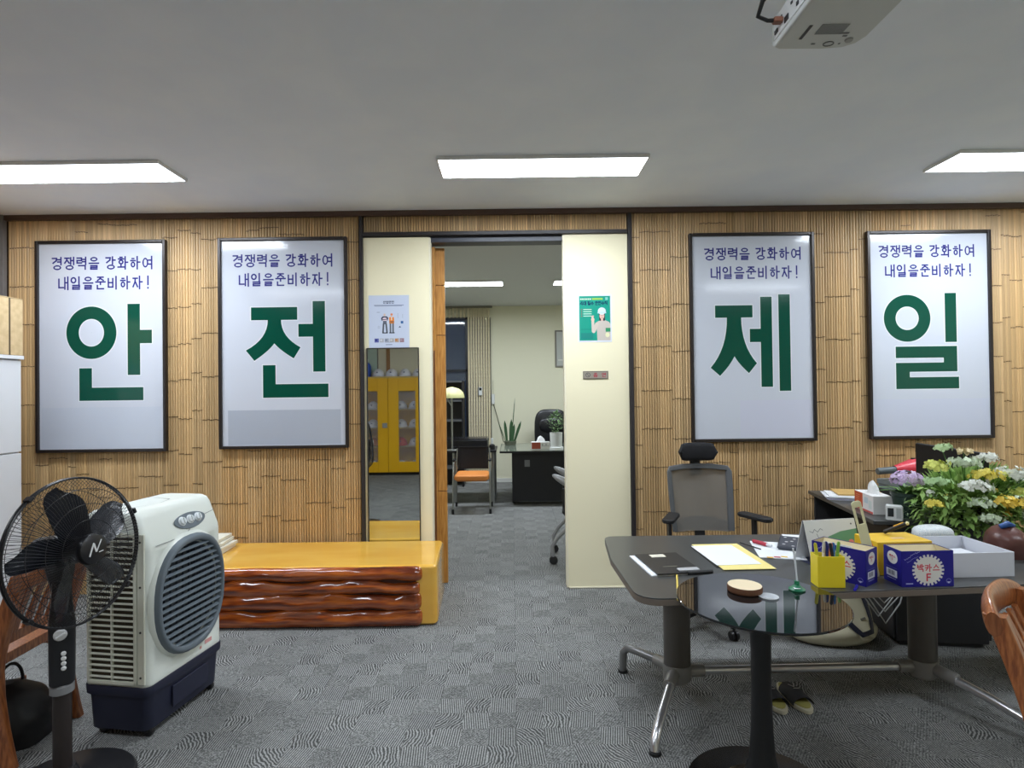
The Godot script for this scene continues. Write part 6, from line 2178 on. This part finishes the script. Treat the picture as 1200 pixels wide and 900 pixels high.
func far_room_things() -> void:
	var Zb := -9.45
	# gathered vertical blind beside the night window, short blind over it
	var bm := grain("blind_beige", [rgb(166, 150, 116), rgb(214, 202, 170), rgb(226, 216, 186)], Vector3(20, 2.5, 20), 0.7, 0.05, 12)
	var t := thing("vertical_blind", "beige vertical slat blind drawn beside the dark far window", "blind", Vector3(-0.545, 0, Zb + 0.06))
	part(t, "head_rail", boxed(Vector3(1.7, 0.03, 0.05), Vector3(-0.62, 2.935, 0), 0.003), mat("rail_grey", rgb(120, 116, 104), 0.5))
	for i in 9:
		var b := MB.new()
		b.box(Vector3(-0.168 + i * 0.042, 1.53, 0.0), Vector3(0.034, 2.78, 0.004), 0.001, Basis(Vector3.UP, 0.35))
		part(t, "slat", b, bm)
	for i in 12:
		var b := MB.new()
		b.box(Vector3(-0.235 - i * 0.062, 2.84, 0.0), Vector3(0.031, 0.16, 0.004), 0.001, Basis(Vector3.UP, 0.5))
		part(t, "slat", b, bm)
	t = thing("wall_remote", "small white remote hanging on the beige blind", "remote", Vector3(-0.527, 1.47, Zb + 0.09))
	part(t, "case", boxed(Vector3(0.062, 0.14, 0.018), Vector3(0, 0.06, 0), 0.004), mat("clock_white", rgb(214, 216, 214), 0.4))
	part(t, "display", boxed(Vector3(0.04, 0.045, 0.002), Vector3(0, 0.095, 0.0095), 0.0005), mat("display_dark", rgb(40, 44, 46), 0.2))
	t = thing("wall_sensor", "white box with a dark cord hanging beside the blind", "sensor", Vector3(-0.318, 1.31, Zb + 0.02))
	part(t, "case", boxed(Vector3(0.05, 0.17, 0.03), Vector3(0, 0.085, 0), 0.005), mat("clock_white", rgb(214, 216, 214), 0.4))
	var b := MB.new()
	b.tube([Vector3(0.005, 0.0, 0.0), Vector3(0.06, -0.2, 0.03), Vector3(0.14, -0.5, 0.1), Vector3(0.17, -0.62, 0.2)], 0.008, 6)
	part(t, "cord", b, mat("cord_olive", rgb(84, 82, 60), 0.6))
	b = MB.new()
	b.tube([Vector3(0, 0.17, 0), Vector3(0.0, 0.4, -0.005)], 0.003, 5)
	part(t, "wire", b, mat("cord_pale", rgb(150, 146, 124), 0.6))
	# framed picture, half hidden by the door
	var p := Paint.new(200, 240, rgb(172, 174, 168))
	p.rect(10, 196, 190, 204, rgb(206, 206, 196))
	for i in 46:
		var a := i * 2.4
		var r := 3.0 + i * 0.9
		p.ring(Vector2(84 + cos(a) * r * 0.8, 104 + sin(a) * r), 7, 7, 0, [rgb(176, 156, 60), rgb(206, 184, 80), rgb(128, 120, 60)][i % 3])
	t = thing("wall_picture", "grey framed picture of yellow blossoms on the far wall", "picture", Vector3(0.98, 2.225, Zb + 0.002))
	part(t, "frame", boxed(Vector3(0.5, 0.62, 0.02), Vector3(0, 0, 0.01), 0.004), mat("frame_taupe", rgb(110, 106, 96), 0.5))
	part(t, "print", sheet(0.45, 0.57, 0.0205), printed("far_print", p, 0.5))
	# far desk with a glass-like top
	t = thing("executive_desk", "black desk with grey-green glass top in the far office", "desk", Vector3(0.75, 0, -7.95))
	var blk := mat("far_black", rgb(24, 24, 28), 0.4)
	part(t, "top", boxed(Vector3(1.85, 0.02, 1.05), Vector3(0, 0.722, 0), 0.003), blk)
	part(t, "glass_sheet", boxed(Vector3(1.85, 0.008, 1.05), Vector3(0, 0.7365, 0), 0.002), mat("far_glass", rgb(104, 110, 100), 0.12))
	part(t, "front_panel", boxed(Vector3(1.58, 0.66, 0.03), Vector3(0.03, 0.38, 0.38), 0.003), blk)
	part(t, "side_panel", boxed(Vector3(0.03, 0.67, 0.7), Vector3(-0.75, 0.36, 0.02), 0.003), blk)
	part(t, "side_panel", boxed(Vector3(0.03, 0.71, 0.9), Vector3(0.85, 0.355, 0), 0.003), blk)
	part(t, "kick_strip", boxed(Vector3(1.45, 0.012, 0.032), Vector3(0.05, 0.05, 0.381), 0.002), mat("strip_grey", rgb(70, 74, 78), 0.4))
	part(t, "emblem", boxed(Vector3(0.07, 0.09, 0.003), Vector3(-0.56, 0.56, 0.397), 0.001), mat("emblem_grey", rgb(120, 122, 124), 0.5))
	# things on it
	var p2 := Paint.new(240, 120, rgb(214, 212, 206))
	p2.rect(0, 0, 118, 112, rgb(150, 66, 44))
	for i in 4:
		p2.rect(136 + i * 24, 22 + (i % 2) * 30, 150 + i * 24, 70, rgb(150, 154, 152))
	tissue("tissue_box", "brown and grey tissue box on the far office desk", Vector3(0.375, 0.7405, -7.62), 0.0, printed("far_tissue", p2, 0.6), 0.25, 0.1)
	t = thing("potted_plant", "bushy plant in a white cylinder pot on the far desk", "potted plant", Vector3(0.585, 0.7405, -7.58))
	b = MB.new()
	b.lathe([Vector2(0, 0), Vector2(0.095, 0), Vector2(0.095, 0.03), Vector2(0.078, 0.035), Vector2(0.085, 0.225), Vector2(0.078, 0.225), Vector2(0.076, 0.2), Vector2(0, 0.2)], 28)
	part(t, "pot", b, mat("pot_white", rgb(222, 224, 222), 0.4))
	b = MB.new()
	for i in 260:
		var a := rng.randf() * TAU
		var f := rng.randf_range(0.0, 1.0)
		var r := 0.12 * sin(PI * clampf(f, 0.08, 0.95)) * rng.randf_range(0.4, 1.0)
		leaf(b, Vector3(cos(a) * r, 0.21 + f * 0.3, sin(a) * r), Vector3(cos(a) * 0.03, rng.randf_range(-0.01, 0.03), sin(a) * 0.03), 0.02, Color(0.12, 0.22, 0.08).lerp(Color(0.17, 0.28, 0.11), rng.randf()))
	part(t, "foliage", b, leafy()).set_meta("kind", "stuff")
	t = thing("snake_plant", "snake plant with tall upright leaves on the far desk", "potted plant", Vector3(-0.035, 0.7405, -8.25))
	b = MB.new()
	b.lathe([Vector2(0, 0), Vector2(0.08, 0), Vector2(0.09, 0.06), Vector2(0.08, 0.06), Vector2(0, 0.055)], 22)
	part(t, "pot", b, mat("pot_olive", rgb(96, 100, 84), 0.5))
	for q in [[-0.05, -0.02, 0.31, 0.05, -0.03], [0.0, 0.0, 0.33, 0.055, 0.02], [0.06, 0.01, 0.3, 0.05, 0.1], [0.015, -0.02, 0.64, 0.014, 0.06], [-0.07, -0.03, 0.28, 0.014, -0.1], [0.03, 0.03, 0.26, 0.05, 0.03]]:
		var s := MB.new()
		s.col = Color(0.035, 0.09, 0.035)
		var rows := []
		for j in 7:
			var v := j / 6.0
			var wd: float = q[3] * (0.6 + 0.5 * v) * (1.0 - pow(v, 5.0)) + 0.001
			rows.append(PackedVector3Array([Vector3(q[0] - wd * 0.5 + q[4] * v, 0.05 + q[2] * v, q[1]), Vector3(q[0] + q[4] * v, 0.05 + q[2] * v, q[1] - wd * 0.2), Vector3(q[0] + wd * 0.5 + q[4] * v, 0.05 + q[2] * v, q[1])]))
		s.loft(rows, false, false)
		part(t, "leaf", s, leafy())
	# big black armchair behind it
	t = thing("leather_chair", "black high-backed executive chair behind the far desk", "chair", Vector3(0.62, 0, -8.85))
	var lea := mat("leather_black", rgb(24, 24, 28), 0.35)
	b = MB.new()
	b.ell(Vector3(0, 0.86, -0.2), Vector3(0.27, 0.37, 0.08), 24, 14, 0.55)
	part(t, "backrest", b, lea)
	b = MB.new()
	b.ell(Vector3(0, 0.98, -0.13), Vector3(0.2, 0.12, 0.05), 20, 10, 0.7)
	part(t, "cushion", b, lea)
	b = MB.new()
	b.prism(rounded(0.26, 0.25, 0.08, 5), 0.4, 0.5, 0.03)
	part(t, "seat", b, lea)
	for s in [-1.0, 1.0]:
		part(t, "armrest", boxed(Vector3(0.06, 0.05, 0.36), Vector3(s * 0.29, 0.65, 0.0), 0.02), lea)
		part(t, "arm_post", boxed(Vector3(0.04, 0.25, 0.06), Vector3(s * 0.29, 0.52, 0.05), 0.01), lea)
	b = MB.new()
	b.tube([Vector3(0, 0.08, 0), Vector3(0, 0.41, 0)], 0.03, 12)
	for i in 5:
		var a := TAU * i / 5.0
		b.bar(Vector3(0, 0.1, 0), Vector3(sin(a) * 0.3, 0.03, cos(a) * 0.3), 0.05, 0.04, 0.008)
	part(t, "star_base", b, blk)
	# side table with silver legs, printer, lamp, bottle
	t = thing("side_table", "dark table with thick silver legs in the far office", "table", Vector3(-0.8, 0, -7.95))
	part(t, "top", boxed(Vector3(1.15, 0.03, 0.6), Vector3(0, 0.715, 0), 0.004), blk)
	for s in [[-0.5, 0.22], [0.0, 0.22], [0.53, 0.22], [-0.5, -0.22], [0.53, -0.22]]:
		b = MB.new()
		b.tube([Vector3(s[0], 0, s[1]), Vector3(s[0], 0.7, s[1])], 0.03, 14)
		part(t, "leg", b, mat("far_silver", rgb(158, 160, 158), 0.3, 0.7))
	t = thing("printer", "flat black printer on the far side table", "printer", Vector3(-0.66, 0.7305, -8.02))
	part(t, "case", boxed(Vector3(0.62, 0.13, 0.36), Vector3(0, 0.065, 0), 0.014), blk)
	part(t, "lid", boxed(Vector3(0.6, 0.014, 0.34), Vector3(0, 0.1375, 0), 0.005), mat("printer_lid", rgb(34, 34, 40), 0.25))
	part(t, "tray", boxed(Vector3(0.4, 0.01, 0.1), Vector3(0, 0.03, 0.2), 0.003), blk)
	t = thing("small_bottle", "small black bottle with white cap on the side table's corner", "bottle", Vector3(-0.285, 0.7305, -7.78))
	b = MB.new()
	b.lathe([Vector2(0, 0), Vector2(0.038, 0), Vector2(0.038, 0.06), Vector2(0.016, 0.075), Vector2(0.0, 0.075)], 18)
	part(t, "body", b, blk)
	b = MB.new()
	b.lathe([Vector2(0.018, 0.075), Vector2(0.018, 0.15), Vector2(0.0, 0.155)], 16)
	part(t, "cap", b, mat("clock_white", rgb(214, 216, 214), 0.4))
	t = thing("table_lamp", "table lamp with a ribbed pale mushroom shade in the far office", "lamp", Vector3(-0.83, 0.7305, -7.74))
	b = MB.new()
	b.lathe([Vector2(0, 0), Vector2(0.075, 0), Vector2(0.07, 0.012), Vector2(0, 0.016)], 22)
	part(t, "base", b, mat("far_silver", rgb(158, 160, 158), 0.3, 0.7))
	b = MB.new()
	b.tube([Vector3(0, 0.01, 0), Vector3(0, 0.72, 0)], 0.012, 10)
	b.tube([Vector3(0, 0.6, 0), Vector3(-0.05, 0.68, 0), Vector3(-0.06, 0.72, 0)], 0.008, 8)
	part(t, "stem", b, mat("far_silver", rgb(158, 160, 158), 0.3, 0.7))
	b = MB.new()
	var shade := []
	for j in 8:
		var v := j / 7.0
		var row := PackedVector3Array()
		for i in 48:
			var a := TAU * i / 48.0
			var r := 0.17 * sqrt(maxf(0.01, 1.0 - pow(v, 2.2))) * (1.0 + 0.035 * cos(a * 12.0))
			row.append(Vector3(cos(a) * r, 0.715 + 0.15 * v, sin(a) * r))
		shade.append(row)
	b.loft(shade, true, true, true)
	part(t, "shade", b, mat("shade_pale", rgb(206, 204, 146), 0.5))
	# dark open shelf below the window
	t = thing("open_shelf", "dark open shelf unit under the far window", "shelf", Vector3(-1.2, 0, -9.2))
	for x in [-0.38, 0.4]:
		part(t, "side", boxed(Vector3(0.03, 1.7, 0.3), Vector3(x, 0.85, 0), 0.003), blk)
	for y in [0.3, 0.72, 1.06, 1.38, 1.69]:
		part(t, "shelf_board", boxed(Vector3(0.75, 0.03, 0.3), Vector3(0.01, y, 0), 0.003), mat("shelf_grey", rgb(84, 86, 88), 0.5))
	part(t, "back", boxed(Vector3(0.75, 1.68, 0.01), Vector3(0.01, 0.85, -0.145), 0.0), blk)
	# chair with the orange seat
	t = thing("orange_chair", "metal chair with black back and orange seat in the far office", "chair", Vector3(-0.525, 0, -7.28))
	var silver := mat("far_silver", rgb(158, 160, 158), 0.3, 0.7)
	b = MB.new()
	b.prism(rounded(0.225, 0.21, 0.07, 5), 0.40, 0.485, 0.03)
	part(t, "seat", b, mat("seat_orange", rgb(222, 138, 64), 0.6), "orange padded seat")
	b = MB.new()
	var rows := []
	for j in 6:
		var y := lerpf(0.51, 0.80, j / 5.0)
		var row := PackedVector3Array()
		for i in 9:
			var u := i / 4.0 - 1.0
			row.append(Vector3(u * 0.2, y, -0.2 - 0.05 * (y - 0.5) + 0.03 * u * u))
		for i in 9:
			var u := 1.0 - i / 4.0
			row.append(Vector3(u * 0.2, y, -0.22 - 0.05 * (y - 0.5) + 0.03 * u * u))
		rows.append(row)
	b.loft(rows, true, true, true)
	part(t, "backrest", b, mat("cushion_black", rgb(22, 22, 26), 0.85))
	for s in [-1.0, 1.0]:
		b = MB.new()
		b.tube([Vector3(s * 0.235, 0.03, 0.215), Vector3(s * 0.232, 0.42, 0.17), Vector3(s * 0.23, 0.62, 0.13), Vector3(s * 0.23, 0.64, 0.06), Vector3(s * 0.228, 0.62, -0.16)], 0.011, 8)
		part(t, "leg", b, silver)
		b = MB.new()
		b.tube([Vector3(s * 0.235, 0.03, -0.25), Vector3(s * 0.225, 0.45, -0.18), Vector3(s * 0.21, 0.78, -0.22)], 0.011, 8)
		part(t, "leg", b, silver)
		part(t, "arm_pad", boxed(Vector3(0.035, 0.02, 0.2), Vector3(s * 0.23, 0.655, 0.02), 0.006), blk)
		for z in [0.215, -0.25]:
			b = MB.new()
			b.tube([Vector3(s * 0.235, 0.0, z), Vector3(s * 0.235, 0.06, z)], 0.016, 8)
			part(t, "foot_cap", b, blk)
	b = MB.new()
	b.tube([Vector3(-0.232, 0.41, 0.16), Vector3(0.232, 0.41, 0.16)], 0.01, 8)
	part(t, "front_bar", b, silver)
	# grey caster chair half hidden behind the right cream door
	t = thing("caster_chair", "grey chair on casters half hidden behind the right cream door", "chair", Vector3(0.665, 0, -5.15), -0.1)
	var gry := mat("far_chair_grey", rgb(150, 152, 154), 0.4, 0.2)
	b = MB.new()
	b.prism(rounded(0.22, 0.21, 0.06, 5), 0.43, 0.48, 0.018)
	part(t, "seat", b, mat("seat_fabric", rgb(44, 44, 48), 0.9))
	b = MB.new()
	b.ell(Vector3(0.2, 0.78, 0), Vector3(0.035, 0.2, 0.2), 16, 10, 0.6)
	part(t, "backrest", b, mat("seat_fabric", rgb(44, 44, 48), 0.9))
	for s in [-1.0, 1.0]:
		b = MB.new()
		b.tube([Vector3(-0.3, 0.06, s * 0.18), Vector3(-0.31, 0.16, s * 0.18), Vector3(-0.26, 0.24, s * 0.19), Vector3(-0.12, 0.38, s * 0.2), Vector3(0.05, 0.43, s * 0.2)], 0.018, 10)
		part(t, "leg", b, gry)
		b = MB.new()
		b.tube([Vector3(0.26, 0.06, s * 0.18), Vector3(0.27, 0.16, s * 0.18), Vector3(0.2, 0.3, s * 0.19), Vector3(0.08, 0.43, s * 0.2)], 0.018, 10)
		part(t, "leg", b, gry)
		b = MB.new()
		b.tube([Vector3(-0.15, 0.4, s * 0.24), Vector3(-0.19, 0.5, s * 0.25), Vector3(-0.2, 0.6, s * 0.25), Vector3(-0.2, 0.68, s * 0.25)], [0.022, 0.018, 0.02, 0.015], 8)
		var arm := part(t, "arm_post", b, mat("chair_black", rgb(26, 26, 28), 0.55))
		b = MB.new()
		b.ell(Vector3(0, 0, 0), Vector3(0.15, 0.035, 0.045), 18, 8)
		var pad := part(arm, "arm_pad", b, gry)
		pad.position = Vector3(-0.17, 0.73, s * 0.25)
		pad.rotation.z = -0.5
		for x in [-0.3, 0.26]:
			b = MB.new()
			b.xf = Transform3D(Basis(Vector3.RIGHT, PI / 2), Vector3(x, 0.038, s * 0.18))
			b.lathe([Vector2(0, -0.02), Vector2(0.03, -0.02), Vector2(0.038, -0.012), Vector2(0.038, 0.012), Vector2(0.03, 0.02), Vector2(0, 0.02)], 16)
			part(t, "caster", b, mat("caster_black", rgb(30, 30, 32), 0.4))


func mirror_side() -> void:
	# what the mirror shows: a yellow steel cabinet of helmets against the rear wall
	var t := thing("helmet_cabinet", "yellow steel cabinet with glazed doors full of helmets, seen in the mirror", "cabinet", Vector3(-2.285, 0, 1.82))
	var yel := mat("steel_yellow", rgb(236, 180, 16), 0.4)
	var W := 1.2
	var Dp := 0.4
	for s in [-1, 1]:
		part(t, "side", boxed(Vector3(0.02, 1.76, Dp), Vector3(s * (W / 2 - 0.01), 0.94, 0), 0.003), yel)
	part(t, "top", boxed(Vector3(W, 0.03, Dp), Vector3(0, 1.805, 0), 0.003), mat("steel_tan", rgb(206, 176, 96), 0.4))
	part(t, "back", boxed(Vector3(W - 0.04, 1.74, 0.01), Vector3(0, 0.93, Dp / 2 - 0.006), 0.0), yel)
	part(t, "plinth", boxed(Vector3(W - 0.06, 0.06, Dp - 0.06), Vector3(0, 0.03, 0.01), 0.002), mat("caster_black", rgb(30, 30, 32), 0.4))
	for y in [0.09, 0.52, 0.86, 1.2]:
		part(t, "shelf_board", boxed(Vector3(W - 0.044, 0.014, Dp - 0.06), Vector3(0, y, 0.01), 0.001), mat("steel_tan", rgb(206, 176, 96), 0.4))
	var glass := mat("cabinet_glass", Color(0.8, 0.82, 0.84, 0.1), 0.03)
	glass.transparency = BaseMaterial3D.TRANSPARENCY_ALPHA
	for s in [-1.0, 1.0]:
		var cx: float = s * 0.298
		var b := MB.new()
		b.box(Vector3(cx - s * 0.2, 0.925, -Dp / 2 - 0.012), Vector3(0.19, 1.73, 0.022), 0.003)
		b.box(Vector3(cx + s * 0.25, 0.925, -Dp / 2 - 0.012), Vector3(0.09, 1.73, 0.022), 0.003)
		b.box(Vector3(cx + s * 0.05, 1.67, -Dp / 2 - 0.012), Vector3(0.31, 0.24, 0.022), 0.003)
		b.box(Vector3(cx + s * 0.05, 0.155, -Dp / 2 - 0.012), Vector3(0.31, 0.19, 0.022), 0.003)
		var d := part(t, "door", b, yel)
		part(d, "pane", boxed(Vector3(0.31, 1.3, 0.004), Vector3(cx + s * 0.05, 0.9, -Dp / 2 - 0.008), 0.0), glass)
		if s < 0:
			part(d, "lock", boxed(Vector3(0.09, 0.09, 0.02), Vector3(-0.06, 0.92, -Dp / 2 - 0.032), 0.006), mat("lock_grey", rgb(150, 150, 150), 0.4))
	var white := mat("helmet_white", rgb(226, 226, 234), 0.3)
	var proto: Node3D
	var labs := ["white helmet on the yellow cabinet next to the blue bottle", "second white helmet from the blue bottle on the yellow cabinet", "third white helmet from the blue bottle on the yellow cabinet", "white helmet cut by the mirror's right edge, on the yellow cabinet"]
	for i in 4:
		var at := Vector3([-2.50, -2.25, -2.0, -1.75][i], 1.8145, 1.80)
		if i == 0:
			proto = helmet(white, labs[i], "white helmets on the yellow cabinet")
			proto.position = at
			proto.rotation.y = PI
		else:
			copy_of(proto, labs[i], at, PI, "white helmets on the yellow cabinet")
	var red := helmet(mat("helmet_red", rgb(204, 50, 62), 0.3), "red helmet behind the cabinet glass")
	red.position = Vector3(-2.09, 0.521, 1.84)
	red.rotation.y = PI
	var orange := helmet(mat("helmet_orange", rgb(206, 120, 60), 0.3), "orange helmet behind the cabinet glass")
	orange.position = Vector3(-2.62, 0.521, 1.84)
	orange.rotation.y = PI
	var shelf := ["bottom", "second", "third", "top"]
	for q in [[-2.62, 0, "left"], [-2.09, 0, "middle"], [-1.835, 0, "right"], [-1.835, 1, "right"], [-2.62, 2, "left"], [-2.09, 2, "middle"], [-1.835, 2, "right"], [-2.62, 3, "left"], [-2.09, 3, "middle"], [-1.835, 3, "right"]]:
		copy_of(proto, "%s white helmet on the %s shelf behind the yellow cabinet's glass" % [q[2], shelf[q[1]]], Vector3(q[0], [0.098, 0.528, 0.868, 1.208][q[1]], 1.84), PI, "helmets inside the yellow cabinet")
	red.position.y += 0.007
	orange.position.y += 0.007
	t = thing("water_bottle", "blue bottle with white cap on the yellow cabinet", "bottle", Vector3(-2.745, 1.8205, 1.86))
	var b := MB.new()
	b.lathe([Vector2(0, 0), Vector2(0.085, 0), Vector2(0.09, 0.02), Vector2(0.09, 0.2), Vector2(0.07, 0.25), Vector2(0.035, 0.275), Vector2(0, 0.275)], 24)
	part(t, "body", b, mat("bottle_blue", rgb(56, 92, 190), 0.3))
	b = MB.new()
	b.lathe([Vector2(0.04, 0.27), Vector2(0.042, 0.33), Vector2(0, 0.335)], 18)
	part(t, "cap", b, mat("clock_white", rgb(214, 216, 214), 0.4))
	struct("trim_7", boxed(Vector3(0.07, CEIL - 0.02, 0.02), Vector3(-2.37, CEIL / 2, 2.04), 0.003), mat("batten_tan", rgb(166, 122, 74), 0.5))
	t = thing("notice_board", "pale green board on the rear wall, seen in the mirror", "board", Vector3(-2.98, 2.35, 2.046))
	part(t, "panel", boxed(Vector3(0.8, 0.9, 0.012), Vector3(0, 0, -0.008), 0.002), mat("board_green", rgb(186, 206, 190), 0.4))
	for s in [-1, 1]:
		part(t, "frame_rail", boxed(Vector3(0.02, 0.94, 0.02), Vector3(s * 0.41, 0, -0.01), 0.002), mat("rail_grey", rgb(120, 116, 104), 0.5))
